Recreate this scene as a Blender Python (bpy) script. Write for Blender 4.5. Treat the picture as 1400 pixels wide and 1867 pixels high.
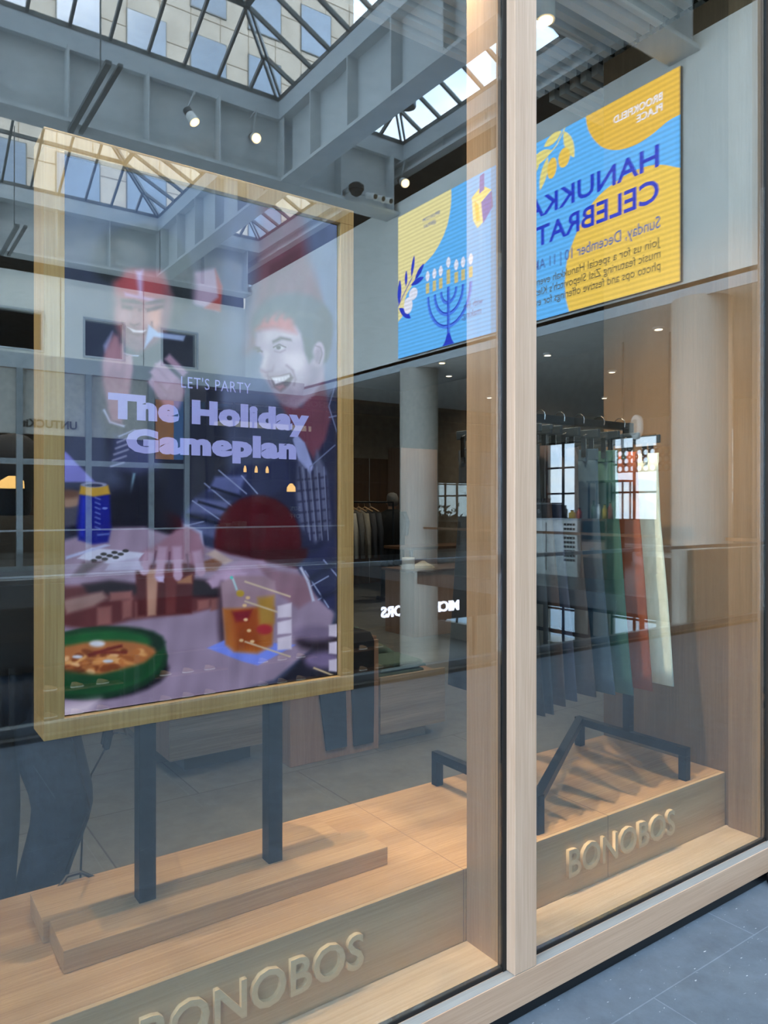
"""Shop window with a framed screen and a clothes rack, mirroring the atrium across from it."""
# levels to tune
SKY = 7.0          # brightness of the daylight sky
SUN = 5.0          # winter sun
GLASS_BASE = 0.16   # mirror share of each face of the shop window
GLASS_EDGE = 0.5
TVK = 1.0          # framed screen
LEDK = 4.1         # large LED screen
SIGN = 7.0
SPOTK = 2.5        # display spots
SHOPL = 150.0        # lights in the shop ceiling
import bpy, bmesh, math, random
import numpy as np
from mathutils import Vector, Matrix

# ------------------------------------------------------------------ scene, camera, light, exposure
sc = bpy.context.scene
for o in list(bpy.data.objects):
    bpy.data.objects.remove(o)
COL = sc.collection
sc.view_settings.view_transform = 'Standard'
sc.view_settings.look = 'None'
sc.view_settings.gamma = 1.0
sc.view_settings.use_curve_mapping = False
sc.view_settings.exposure = 0.14
sc.cycles.use_denoising = True
sc.cycles.max_bounces = 12
sc.cycles.diffuse_bounces = 5
sc.cycles.glossy_bounces = 5
sc.cycles.transparent_max_bounces = 32
sc.cycles.sample_clamp_indirect = 8.0
sc.cycles.caustics_reflective = False
sc.cycles.caustics_refractive = False

CAM_Y, EYE = -1.647, 1.55
cam_data = bpy.data.cameras.new('camera')
cam_data.sensor_width = 36.0
cam_data.lens = 26.11
cam_data.shift_y = -0.00455
cam_data.clip_start = 0.05
cam_data.clip_end = 500
cam = bpy.data.objects.new('camera', cam_data)
COL.objects.link(cam)
cam.location = (0, CAM_Y, EYE)
cam.rotation_euler = (math.radians(90), 0, math.radians(-35.2))
sc.camera = cam

def A(d):
    """World y of something d metres beyond the camera when seen mirrored in the shop window (the atrium side)."""
    return 1.647 - d

def I(d):
    """World y of something d metres beyond the camera inside the shop."""
    return d - 1.647

# sky: pale winter daylight with broken cloud
world = bpy.data.worlds.new('sky')
sc.world = world
world.use_nodes = True
nt = world.node_tree
nt.nodes.clear()
out = nt.nodes.new('ShaderNodeOutputWorld')
bg = nt.nodes.new('ShaderNodeBackground')
tc = nt.nodes.new('ShaderNodeTexCoord')
mp = nt.nodes.new('ShaderNodeMapping')
mp.inputs['Scale'].default_value = (2.0, 2.0, 7.0)
nz = nt.nodes.new('ShaderNodeTexNoise')
nz.inputs['Scale'].default_value = 1.6
nz.inputs['Detail'].default_value = 7
nz.inputs['Roughness'].default_value = 0.55
cr = nt.nodes.new('ShaderNodeValToRGB')
cr.color_ramp.elements[0].position = 0.40
cr.color_ramp.elements[0].color = (0.46, 0.70, 1.0, 1)
cr.color_ramp.elements[1].position = 0.62
cr.color_ramp.elements[1].color = (0.84, 0.93, 1.0, 1)
nt.links.new(tc.outputs['Generated'], mp.inputs['Vector'])
nt.links.new(mp.outputs['Vector'], nz.inputs['Vector'])
nt.links.new(nz.outputs['Fac'], cr.inputs['Fac'])
nt.links.new(cr.outputs['Color'], bg.inputs['Color'])
bg.inputs['Strength'].default_value = SKY
nt.links.new(bg.outputs['Background'], out.inputs['Surface'])

def light(name, kind, loc, energy, col=(1, 1, 1), rot=(0, 0, 0), size=0.1, size_y=None, spot=70, blend=0.5):
    d = bpy.data.lights.new(name, kind)
    d.energy = energy
    d.color = col
    if kind == 'AREA':
        d.size = size
        if size_y:
            d.shape = 'RECTANGLE'
            d.size_y = size_y
    elif kind == 'SPOT':
        d.spot_size = math.radians(spot)
        d.spot_blend = blend
        d.shadow_soft_size = size
    elif kind == 'SUN':
        d.angle = size
    else:
        d.shadow_soft_size = size
    o = bpy.data.objects.new(name, d)
    COL.objects.link(o)
    o.location = loc
    o.rotation_euler = rot
    return o

# sun on the tower alone, the atrium being shaded by an added unseen block: soft winter sun from behind the shop
light('winter_sun', 'SUN', (0, 20, 40), SUN, (1.0, 0.95, 0.87), (math.radians(52), 0, math.radians(170)), math.radians(12))

# ------------------------------------------------------------------ materials
MATS = {}

def srgb(r, g, b):
    f = lambda c: (c / 255 / 12.92) if c / 255 <= 0.04045 else ((c / 255 + 0.055) / 1.055) ** 2.4
    return (f(r), f(g), f(b), 1)

def new_mat(name):
    m = bpy.data.materials.new(name)
    m.use_nodes = True
    n = m.node_tree
    b = n.nodes.get('Principled BSDF')
    MATS[name] = m
    return m, n, b

def mat(name, rgb, rough=0.5, metal=0.0, var=0.06, scale=8.0, stretch=(1, 1, 1), bump=0.0, emit=None, spec=0.5, detail=4):
    m, n, b = new_mat(name)
    col = srgb(*rgb)
    tcn = n.nodes.new('ShaderNodeTexCoord')
    mpn = n.nodes.new('ShaderNodeMapping')
    mpn.inputs['Scale'].default_value = stretch
    no = n.nodes.new('ShaderNodeTexNoise')
    no.inputs['Scale'].default_value = scale
    no.inputs['Detail'].default_value = detail
    rp = n.nodes.new('ShaderNodeValToRGB')
    rp.color_ramp.elements[0].position = 0.3
    rp.color_ramp.elements[1].position = 0.7
    rp.color_ramp.elements[0].color = tuple(c * (1 - var * 2) for c in col[:3]) + (1,)
    rp.color_ramp.elements[1].color = tuple(min(1, c * (1 + var * 2)) for c in col[:3]) + (1,)
    n.links.new(tcn.outputs['Object'], mpn.inputs['Vector'])
    n.links.new(mpn.outputs['Vector'], no.inputs['Vector'])
    n.links.new(no.outputs['Fac'], rp.inputs['Fac'])
    n.links.new(rp.outputs['Color'], b.inputs['Base Color'])
    b.inputs['Roughness'].default_value = rough
    b.inputs['Metallic'].default_value = metal
    b.inputs['Specular IOR Level'].default_value = spec
    if bump:
        bn = n.nodes.new('ShaderNodeBump')
        bn.inputs['Strength'].default_value = bump
        bn.inputs['Distance'].default_value = 0.01
        n.links.new(no.outputs['Fac'], bn.inputs['Height'])
        n.links.new(bn.outputs['Normal'], b.inputs['Normal'])
    if emit:
        b.inputs['Emission Color'].default_value = col
        b.inputs['Emission Strength'].default_value = emit
    return m

def wood(name, lo, hi, axis='X', scale=1.0, rough=0.45, fine=1.0):
    """Oak: fine fibres and a slow figure running along one axis."""
    m, n, b = new_mat(name)
    tcn = n.nodes.new('ShaderNodeTexCoord')
    k = {'X': (0.6, 22, 22), 'Y': (22, 0.6, 22), 'Z': (22, 22, 0.6)}[axis]
    k2 = {'X': (4, 150, 150), 'Y': (150, 4, 150), 'Z': (150, 150, 4)}[axis]
    ns = []
    for kk, s, dd in ((k, scale * 0.55, 5), (k2, fine, 2)):
        mpn = n.nodes.new('ShaderNodeMapping')
        mpn.inputs['Scale'].default_value = kk
        no = n.nodes.new('ShaderNodeTexNoise')
        no.inputs['Scale'].default_value = s
        no.inputs['Detail'].default_value = dd
        no.inputs['Distortion'].default_value = 0.6
        n.links.new(tcn.outputs['Object'], mpn.inputs['Vector'])
        n.links.new(mpn.outputs['Vector'], no.inputs['Vector'])
        ns.append(no)
    mx = n.nodes.new('ShaderNodeMath')
    mx.operation = 'MULTIPLY_ADD'
    mx.inputs[1].default_value = 0.55
    ad = n.nodes.new('ShaderNodeMath')
    ad.operation = 'MULTIPLY'
    ad.inputs[1].default_value = 0.45
    n.links.new(ns[1].outputs['Fac'], ad.inputs[0])
    n.links.new(ns[0].outputs['Fac'], mx.inputs[0])
    n.links.new(ad.outputs[0], mx.inputs[2])
    rp = n.nodes.new('ShaderNodeValToRGB')
    rp.color_ramp.elements[0].position = 0.32
    rp.color_ramp.elements[1].position = 0.66
    rp.color_ramp.elements[0].color = srgb(*lo)
    rp.color_ramp.elements[1].color = srgb(*hi)
    n.links.new(mx.outputs[0], rp.inputs['Fac'])
    n.links.new(rp.outputs['Color'], b.inputs['Base Color'])
    b.inputs['Roughness'].default_value = rough
    bn = n.nodes.new('ShaderNodeBump')
    bn.inputs['Strength'].default_value = 0.08
    bn.inputs['Distance'].default_value = 0.004
    n.links.new(mx.outputs[0], bn.inputs['Height'])
    n.links.new(bn.outputs['Normal'], b.inputs['Normal'])
    return m

def tiles(name, c1, c2, joint, w, h, rough, flecks=True, gap=0.004):
    """Stone floor: large tiles with thin joints and pale mineral flecks."""
    m, n, b = new_mat(name)
    tcn = n.nodes.new('ShaderNodeTexCoord')
    br = n.nodes.new('ShaderNodeTexBrick')
    br.inputs['Scale'].default_value = 1.0
    br.inputs['Brick Width'].default_value = w
    br.inputs['Row Height'].default_value = h
    br.inputs['Mortar Size'].default_value = gap
    br.inputs['Mortar Smooth'].default_value = 0.1
    br.inputs['Color1'].default_value = srgb(*c1)
    br.inputs['Color2'].default_value = srgb(*c2)
    br.inputs['Mortar'].default_value = srgb(*joint)
    n.links.new(tcn.outputs['Object'], br.inputs['Vector'])
    no = n.nodes.new('ShaderNodeTexNoise')
    no.inputs['Scale'].default_value = 9
    no.inputs['Detail'].default_value = 9
    no.inputs['Roughness'].default_value = 0.7
    n.links.new(tcn.outputs['Object'], no.inputs['Vector'])
    mixn = n.nodes.new('ShaderNodeMix')
    mixn.data_type = 'RGBA'
    mixn.blend_type = 'OVERLAY'
    mixn.inputs[0].default_value = 0.55
    n.links.new(br.outputs['Color'], mixn.inputs[6])
    n.links.new(no.outputs['Fac'], mixn.inputs[7])
    last = mixn.outputs[2]
    if flecks:
        vo = n.nodes.new('ShaderNodeTexNoise')
        vo.inputs['Scale'].default_value = 75
        vo.inputs['Detail'].default_value = 3
        mpn = n.nodes.new('ShaderNodeMapping')
        mpn.inputs['Scale'].default_value = (0.55, 1.5, 1)
        mpn.inputs['Rotation'].default_value = (0, 0, 0.7)
        n.links.new(tcn.outputs['Object'], mpn.inputs['Vector'])
        n.links.new(mpn.outputs['Vector'], vo.inputs['Vector'])
        rp = n.nodes.new('ShaderNodeValToRGB')
        rp.color_ramp.elements[0].position = 0.70
        rp.color_ramp.elements[1].position = 0.78
        n.links.new(vo.outputs['Fac'], rp.inputs['Fac'])
        m2 = n.nodes.new('ShaderNodeMix')
        m2.data_type = 'RGBA'
        m2.inputs[7].default_value = srgb(205, 210, 212)
        n.links.new(rp.outputs['Color'], m2.inputs[0])
        n.links.new(last, m2.inputs[6])
        last = m2.outputs[2]
    n.links.new(last, b.inputs['Base Color'])
    b.inputs['Roughness'].default_value = rough
    bn = n.nodes.new('ShaderNodeBump')
    bn.inputs['Strength'].default_value = 0.25
    bn.inputs['Distance'].default_value = 0.003
    n.links.new(no.outputs['Fac'], bn.inputs['Height'])
    n.links.new(bn.outputs['Normal'], b.inputs['Normal'])
    return m

def glass(name, tint, base, edge):
    """Flat architectural glass: each face lets most light through and mirrors a share that grows towards grazing."""
    m = bpy.data.materials.new(name)
    m.use_nodes = True
    n = m.node_tree
    n.nodes.clear()
    o = n.nodes.new('ShaderNodeOutputMaterial')
    mx = n.nodes.new('ShaderNodeMixShader')
    tr = n.nodes.new('ShaderNodeBsdfTransparent')
    gl = n.nodes.new('ShaderNodeBsdfGlossy')
    gl.inputs['Roughness'].default_value = 0.0
    tr.inputs['Color'].default_value = tint
    lf = n.nodes.new('ShaderNodeLayerWeight')
    lf.inputs['Blend'].default_value = 0.5
    lw = n.nodes.new('ShaderNodeMath')
    lw.operation = 'POWER'
    lw.inputs[1].default_value = 5.0
    n.links.new(lf.outputs['Facing'], lw.inputs[0])
    ma = n.nodes.new('ShaderNodeMath')
    ma.operation = 'MULTIPLY_ADD'
    ma.inputs[1].default_value = edge
    ma.inputs[2].default_value = base
    ma.use_clamp = True
    n.links.new(lw.outputs[0], ma.inputs[0])
    n.links.new(ma.outputs[0], mx.inputs['Fac'])
    n.links.new(tr.outputs['BSDF'], mx.inputs[1])
    n.links.new(gl.outputs['BSDF'], mx.inputs[2])
    n.links.new(mx.outputs['Shader'], o.inputs['Surface'])
    MATS[name] = m
    return m

def emission(name, rgb, strength, lines=False):
    """Something that gives off light; LED panels get their fine horizontal pixel rows."""
    m, n, b = new_mat(name)
    b.inputs['Base Color'].default_value = (0.01, 0.01, 0.01, 1)
    b.inputs['Roughness'].default_value = 0.6
    b.inputs['Emission Color'].default_value = srgb(*rgb)
    b.inputs['Emission Strength'].default_value = strength
    if lines:
        tcn = n.nodes.new('ShaderNodeTexCoord')
        wv = n.nodes.new('ShaderNodeTexWave')
        wv.bands_direction = 'Z'
        wv.inputs['Scale'].default_value = 3.3
        n.links.new(tcn.outputs['Object'], wv.inputs['Vector'])
        mr = n.nodes.new('ShaderNodeMapRange')
        mr.inputs['To Min'].default_value = strength * 0.86
        mr.inputs['To Max'].default_value = strength * 1.08
        n.links.new(wv.outputs['Fac'], mr.inputs['Value'])
        n.links.new(mr.outputs['Result'], b.inputs['Emission Strength'])
    return m

# shop
wood('oak_x', (168, 128, 90), (208, 168, 124), 'X')
wood('oak_z', (186, 150, 114), (220, 186, 150), 'Z')
wood('oak_y', (172, 136, 98), (210, 176, 134), 'Y')
wood('oak_frame_z', (188, 146, 92), (226, 188, 130), 'Z')
wood('oak_frame_y', (188, 146, 92), (226, 188, 130), 'Z', 1.6)
wood('oak_post', (196, 160, 132), (222, 190, 164), 'Z')
wood('oak_rail', (190, 152, 124), (216, 182, 154), 'X')
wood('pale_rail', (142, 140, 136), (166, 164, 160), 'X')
wood('oak_sill', (196, 168, 138), (222, 198, 170), 'X', 1.0, 0.8)
wood('oak_letter', (226, 194, 150), (240, 212, 172), 'X')
wood('grey_oak', (128, 112, 94), (168, 150, 130), 'X')
wood('brown_panel', (74, 50, 34), (104, 74, 52), 'Z', 0.7)
wood('block_wood', (136, 104, 84), (166, 134, 112), 'Z')
mat('black_metal', (15, 21, 27), 0.42, 0.6, 0.05, 30)
mat('gasket', (14, 15, 16), 0.6, 0, 0.05)
mat('black_strip', (8, 9, 11), 0.35)
mat('tv_black', (6, 7, 10), 0.3)
mat('hall_floor', (64, 64, 66), 0.35)
mat('shop_floor_dark', (92, 94, 92), 0.45)
tiles('shop_tile', (104, 104, 100), (96, 96, 93), (66, 66, 64), 1.2, 0.6, 0.5, False)
tiles('walk_tile', (90, 100, 111), (85, 95, 105), (112, 122, 132), 1.2, 0.6, 0.55, True, 0.0022)
tiles('lower_tile', (178, 174, 166), (170, 166, 158), (80, 78, 76), 1.2, 1.2, 0.4, False)
mat('shop_wall', (146, 132, 116), 0.8)
mat('shop_ceiling', (120, 112, 104), 0.85)
mat('slat_metal', (226, 220, 212), 0.5, 0.0, 0.03)
mat('slat_dark', (52, 48, 45), 0.9)
glass('window_glass', (0.87, 0.905, 0.90, 1), GLASS_BASE, GLASS_EDGE)
glass('thin_glass', (0.95, 0.97, 0.97, 1), 0.02, 0.8)
glass('skylight_glass', (0.92, 0.94, 0.95, 1), 0.0, 0.6)
glass('tinted_glass', (0.70, 0.72, 0.73, 1), 0.0, 0.6)
glass('shop_glass', (0.62, 0.66, 0.66, 1), 0.03, 0.8)
# atrium
mat('cream_wall', (236, 236, 230), 0.75, 0, 0.02, 2)
mat('grey_paint', (190, 195, 196), 0.6, 0, 0.02, 3)
mat('curb_paint', (182, 190, 194), 0.55, 0, 0.02, 3)
mat('column_paint', (190, 185, 174), 0.6, 0, 0.02, 2)
mat('mullion', (98, 104, 106), 0.4, 0.3)
mat('dark_recess', (70, 70, 66), 0.85)
mat('steel', (150, 156, 160), 0.3, 0.8)
mat('bronze_rail', (120, 92, 70), 0.35, 0.6)
mat('shopfront_dark', (34, 36, 38), 0.6)
mat('shopfront_panel', (188, 186, 178), 0.5)
mat('shopfront_frame', (150, 160, 164), 0.35, 0.5)
mat('near_black', (12, 12, 13), 0.7)
mat('stone', (196, 188, 176), 0.8, 0, 0.05, 0.8, (1, 1, 1), 0, None, 0.3, 6)
mat('tower_glass', (138, 156, 178), 0.15, 0.0, 0.15, 0.12, (1, 1, 1), 0, None, 1.0)
mat('white_paint', (222, 222, 218), 0.5)
mat('river', (110, 128, 140), 0.15, 0, 0.1, 0.2)
mat('far_shore', (84, 92, 100), 0.9)
mat('black_plastic', (16, 16, 18), 0.4)
mat('leaf', (44, 74, 40), 0.6, 0, 0.25, 20)
mat('skin', (196, 150, 124), 0.55, 0, 0.03)
mat('grey_hair', (104, 101, 98), 0.8, 0, 0.15, 60)
mat('navy_cloth', (20, 22, 30), 0.9, 0, 0.1, 60)
mat('denim', (20, 31, 48), 0.9, 0, 0.14, 70, (1, 1, 0.4), 0.15)
mat('dark_knit', (12, 13, 15), 0.95, 0, 0.1, 60)
emission('lamp_warm', (255, 214, 150), 14)
emission('lamp_white', (255, 240, 215), 10)
emission('sign_white', (225, 230, 255), SIGN)
emission('shop_glow', (255, 190, 110), 12.0)
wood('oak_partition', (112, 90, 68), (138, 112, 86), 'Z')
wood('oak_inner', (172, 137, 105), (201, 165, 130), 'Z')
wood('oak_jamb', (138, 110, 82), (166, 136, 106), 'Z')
wood('oak_front', (192, 156, 114), (218, 184, 142), 'X')

# ------------------------------------------------------------------ helpers
class MB:
    """Collects boxes, tubes, lofts and prisms into one mesh."""
    def __init__(s):
        s.v, s.f = [], []
    def add(s, vs, fs):
        k = len(s.v)
        s.v += [tuple(p) for p in vs]
        s.f += [tuple(i + k for i in f) for f in fs]
        return s
    def box(s, x0, x1, y0, y1, z0, z1):
        x0, x1 = min(x0, x1), max(x0, x1)
        y0, y1 = min(y0, y1), max(y0, y1)
        z0, z1 = min(z0, z1), max(z0, z1)
        return s.add([(x0, y0, z0), (x1, y0, z0), (x1, y1, z0), (x0, y1, z0), (x0, y0, z1), (x1, y0, z1), (x1, y1, z1), (x0, y1, z1)],
                     [(3, 2, 1, 0), (4, 5, 6, 7), (0, 1, 5, 4), (1, 2, 6, 5), (2, 3, 7, 6), (3, 0, 4, 7)])
    def bar(s, p, q, w, h=None, up=(0, 0, 1)):
        """A rectangular bar from p to q, w wide and h deep."""
        h = h or w
        p, q = Vector(p), Vector(q)
        d = (q - p).normalized()
        u = Vector(up)
        if abs(d.dot(u)) > 0.98:
            u = Vector((0, 1, 0))
        r = d.cross(u).normalized()
        u = r.cross(d).normalized()
        vs = []
        for c in (p, q):
            for a, b in ((-1, -1), (1, -1), (1, 1), (-1, 1)):
                vs.append(c + r * (a * w / 2) + u * (b * h / 2))
        return s.add(vs, [(3, 2, 1, 0), (4, 5, 6, 7), (0, 1, 5, 4), (1, 2, 6, 5), (2, 3, 7, 6), (3, 0, 4, 7)])
    def loft(s, rings, close=True, caps=True):
        n = len(rings[0])
        k = len(s.v)
        for r in rings:
            s.v += [tuple(p) for p in r]
        for i in range(len(rings) - 1):
            for j in range(n if close else n - 1):
                a, b = k + i * n + j, k + i * n + (j + 1) % n
                s.f.append((a, b, b + n, a + n))
        if caps and close:
            s.f.append(tuple(k + j for j in reversed(range(n))))
            s.f.append(tuple(k + (len(rings) - 1) * n + j for j in range(n)))
        return s
    def tube(s, path, r, n=8):
        path = [Vector(p) for p in path]
        rings, prev = [], None
        for i, p in enumerate(path):
            d = (path[min(i + 1, len(path) - 1)] - path[max(i - 1, 0)]).normalized()
            ref = prev if prev is not None else (Vector((0, 0, 1)) if abs(d.z) < 0.9 else Vector((1, 0, 0)))
            u = (ref - d * ref.dot(d)).normalized()
            prev = u
            w = d.cross(u)
            rr = r[i] if isinstance(r, (list, tuple)) else r
            rings.append([p + (u * math.cos(a) + w * math.sin(a)) * rr for a in [2 * math.pi * j / n for j in range(n)]])
        return s.loft(rings)
    def lathe(s, c, prof, n=20):
        """prof: (radius, height) pairs turned about a vertical axis through c."""
        return s.loft([[(c[0] + r * math.cos(2 * math.pi * j / n), c[1] + r * math.sin(2 * math.pi * j / n), c[2] + h) for j in range(n)] for r, h in prof])
    def ell(s, c, a, b, z, n=16, tilt=0.0):
        return [(c[0] + a * math.cos(2 * math.pi * j / n), c[1] + b * math.sin(2 * math.pi * j / n), z) for j in range(n)]
    def poly(s, pts):
        return s.add(pts, [tuple(range(len(pts)))])
    def prism(s, pts, off):
        """A flat outline (3-D points) given thickness along off."""
        n = len(pts)
        o = Vector(off)
        vs = [Vector(p) for p in pts] + [Vector(p) + o for p in pts]
        fs = [tuple(reversed(range(n))), tuple(range(n, 2 * n))]
        fs += [(i, (i + 1) % n, (i + 1) % n + n, i + n) for i in range(n)]
        return s.add(vs, fs)

def obj(name, mb, material, root=None, bevel=0.0, smooth=False, subsurf=0, base=None):
    """Link one mesh object. Its origin sits at its own base, or it hangs under root (which is not rotated)."""
    me = bpy.data.meshes.new(name)
    vs = mb.v
    if root is not None:
        loc = Vector((0, 0, 0))
        p = root
        while p is not None:
            loc += p.location
            p = p.parent
        c = loc
        own = Vector((0, 0, 0))
    else:
        xs, ys, zs = zip(*vs)
        c = Vector(base) if base else Vector(((min(xs) + max(xs)) / 2, (min(ys) + max(ys)) / 2, min(zs)))
        own = c
    me.from_pydata([(a - c.x, b - c.y, d - c.z) for a, b, d in vs], [], mb.f)
    bm = bmesh.new()
    bm.from_mesh(me)
    bmesh.ops.recalc_face_normals(bm, faces=bm.faces)
    bm.to_mesh(me)
    bm.free()
    me.update()
    me.materials.append(MATS[material] if isinstance(material, str) else material)
    o = bpy.data.objects.new(name, me)
    COL.objects.link(o)
    o.location = own
    if root is not None:
        o.parent = root
    if smooth:
        for p in me.polygons:
            p.use_smooth = True
    if bevel:
        b = o.modifiers.new('edge', 'BEVEL')
        b.width = bevel
        b.segments = 2
        b.limit_method = 'ANGLE'
    if subsurf:
        b = o.modifiers.new('smooth', 'SUBSURF')
        b.levels = b.render_levels = subsurf
    return o

def tag(o, label, cat, group=None, kind=None):
    o['label'] = label
    o['category'] = cat
    if group:
        o['group'] = group
    if kind:
        o['kind'] = kind
    return o

def thing(name, label, cat, loc, group=None):
    o = bpy.data.objects.new(name, None)
    o.empty_display_size = 0.1
    COL.objects.link(o)
    o.location = loc
    return tag(o, label, cat, group)

def struct(name, mb, material, root=None, bevel=0.0):
    o = obj(name, mb, material, root, bevel)
    o['kind'] = 'structure'
    return o

def dup(root, loc, label, group=None, parts=None):
    r = root.copy()
    COL.objects.link(r)
    r.location = loc
    r['label'] = label
    if group:
        r['group'] = group
    for ch in list(root.children):
        c = ch.copy()
        COL.objects.link(c)
        c.parent = r
        for g in ch.children:
            d = g.copy()
            COL.objects.link(d)
            d.parent = c
    return r

def lettering(name, body, origin, right, up, width, cap, material, root, depth=0.002, bold=0.0, spacing=1.0, ref='H'):
    """Letters as a mesh: starts at origin, runs width metres along right, capitals cap metres high along up."""
    def flat(t):
        cu = bpy.data.curves.new('t', 'FONT')
        cu.body = t
        cu.size = 1.0
        cu.offset = bold
        cu.space_character = spacing
        cu.resolution_u = 3
        cu.extrude = 0.5
        o = bpy.data.objects.new('t', cu)
        COL.objects.link(o)
        dg = bpy.context.evaluated_depsgraph_get()
        dg.update()
        me = bpy.data.meshes.new_from_object(o.evaluated_get(dg))
        bpy.data.objects.remove(o)
        return me
    me = flat(body)
    ref_me = flat(ref)
    hs = [v.co.y for v in ref_me.vertices]
    xs = [v.co.x for v in me.vertices]
    base, capu = min(hs), max(hs) - min(hs)
    x0, x1 = min(xs), max(xs)
    R, U, O = Vector(right), Vector(up), Vector(origin)
    N = R.cross(U)
    loc = Vector((0, 0, 0))
    p = root
    while p is not None:
        loc += p.location
        p = p.parent
    for v in me.vertices:
        c = v.co.copy()
        v.co = O + R * ((c.x - x0) / (x1 - x0) * width) + U * ((c.y - base) / capu * cap) + N * ((c.z + 0.5) * depth) - loc
    me.materials.clear()
    me.materials.append(MATS[material])
    me.name = name
    o = bpy.data.objects.new(name, me)
    COL.objects.link(o)
    o.parent = root
    return o
# ------------------------------------------------------------------ the shop: shell
struct('floor_shop', MB().box(-8, 11, 0.84, 12, -0.3, 0.0), 'shop_tile')
struct('floor_walkway', MB().box(-14, 10.9, -3.68, 0.84, -0.35, -0.0005), 'walk_tile')
struct('wall_back', MB().box(-8, 11, 11.0, 11.2, 2.55, 4.0), 'shop_wall')
struct('wall_left', MB().box(-8.2, -8, 0, 11.2, 0, 4.0), 'shop_wall')
struct('wall_right', MB().box(9.4, 9.6, 0, 11.2, 0, 4.0), 'shop_wall')
struct('ceiling_shop', MB().box(-8, 11, 0.0, 11.2, 4.0, 4.2), 'shop_ceiling')
pan = MB()
for k in range(16):
    pan.box(-7.99 + k * 1.18, -7.99 + k * 1.18 + 1.165, 10.95, 10.999, 0.0, 2.55)
struct('wall_panelling', pan, 'brown_panel')
slats = MB()
for k in range(17):
    y = 0.03 + k * 0.075
    slats.box(-7.9, 3.13, y, y + 0.04, 3.86, 3.92)
    slats.box(3.21, 9.3, y, y + 0.04, 3.86, 3.92)
struct('ceiling_slats', slats, 'slat_metal')
struct('ceiling_void', MB().box(-7.95, 9.35, 0.012, 1.34, 3.965, 3.998), 'slat_dark')
# partition closing the display at its right end
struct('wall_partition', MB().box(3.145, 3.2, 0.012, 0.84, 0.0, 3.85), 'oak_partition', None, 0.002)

# shop window: oak frame, gaskets, two panes
struct('trim_1', MB().box(-4.0, 6.0, -0.047, 0.012, 0.036, 0.137), 'oak_rail', None, 0.002)
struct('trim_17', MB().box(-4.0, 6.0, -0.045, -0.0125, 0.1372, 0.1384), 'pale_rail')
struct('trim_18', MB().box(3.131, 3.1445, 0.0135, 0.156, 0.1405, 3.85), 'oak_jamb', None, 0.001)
struct('trim_2', MB().box(-4.0, 6.0, -0.04, 0.2, 0.0, 0.036), 'black_strip')
struct('trim_3', MB().box(1.611, 1.705, -0.047, -0.0065, 0.1385, 4.0), 'oak_post', None, 0.0025)
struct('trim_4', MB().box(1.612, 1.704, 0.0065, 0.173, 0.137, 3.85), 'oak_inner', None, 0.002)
struct('trim_5', MB().box(3.148, 3.25, -0.047, 0.011, 0.137, 4.0), 'oak_post', None, 0.0025)
struct('trim_6', MB().box(-4.0, 6.0, -0.047, 0.012, 4.0, 4.2), 'oak_rail', None, 0.002)
struct('trim_7', MB().box(-4.0, 3.144, 0.013, 0.174, 0.0365, 0.14), 'oak_sill', None, 0.002)
g = MB()
g.box(1.597, 1.611, -0.012, 0.012, 0.1375, 4.0).box(1.705, 1.711, -0.010, 0.010, 0.1375, 4.0).box(3.132, 3.148, -0.012, 0.012, 0.1375, 4.0)
g.box(-4.0, 1.597, -0.009, 0.009, 0.1375, 0.149).box(1.711, 3.132, -0.009, 0.009, 0.1375, 0.149)
struct('trim_8', g, 'gasket')
win1 = struct('window_1', MB().box(-4.0, 1.5965, -0.006, 0.006, 0.1495, 3.999), 'window_glass')
win2 = struct('window_2', MB().box(1.7115, 3.1315, -0.006, 0.006, 0.1495, 3.999), 'window_glass')
struct('wall_front', MB().box(-14, 14, -0.04, 0.3, 4.2, 9.2), 'cream_wall')
struct('wall_front_side', MB().box(-14, -4.0, -0.04, 0.2, 0, 4.2).box(6.0, 14, -0.04, 0.2, 0, 4.2), 'cream_wall')
struct('unseen_sun_block', MB().box(-60, 60, 40, 50, -5, 62), 'stone')  # out-of-view mass added to keep direct sun off the atrium skylights
struct('ceiling_roof', MB().box(-14, 14, 0.3, 12, 9.0, 9.2), 'slat_dark')
struct('window_5', MB().box(3.251, 6.0, -0.006, 0.006, 0.1495, 3.999), 'shop_glass')

# display lamps over the plinth: small black spot heads on the slatted ceiling
spots = [(-0.35, 0.62, (-0.1, 0.40, 0.4), 60), (0.55, 0.24, (0.80, 0.40, 0.9), 70), (1.25, 0.60, (1.35, 0.35, 0.4), 60), (1.55, 0.20, (2.40, 0.50, 1.2), 150), (2.50, 0.10, (2.70, 0.40, 1.1), 90), (2.45, 0.60, (2.3, 0.45, 0.4), 40)]
for k, (x, y, aim, e) in enumerate(spots):
    t = thing('spot_lamp', ['pale cylindrical ceiling spot at the far left end over the window plinth', 'pale cylindrical ceiling spot in front of the framed screen',
                            'pale cylindrical ceiling spot between screen and centre post', 'pale cylindrical ceiling spot beside the centre post, aimed at the trousers',
                            'pale cylindrical ceiling spot close to the right pane above the rack', 'pale cylindrical ceiling spot behind the rack rail'][k], 'lamp', (x, y, 3.68), 'spots on the slatted ceiling')
    low = Vector((x, y, 3.68))
    a = (Vector(aim) - low).normalized()
    obj('lamp_body', MB().tube([low - a * .13, low], .042, 20), 'white_paint', t)
    obj('stem', MB().tube([low - a * .10, (x, y, 3.84), (x, y, 3.86)], .009, 10), 'white_paint', t)
    obj('bulb', MB().tube([low, low + a * .005], .03, 16), 'lamp_warm', t)
    light('display_spot', 'SPOT', tuple(low + a * .015), e * SPOTK, (1.0, 0.76, 0.52), a.to_track_quat('-Z', 'Y').to_euler(), 0.03, None, 70, 0.9)
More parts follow.
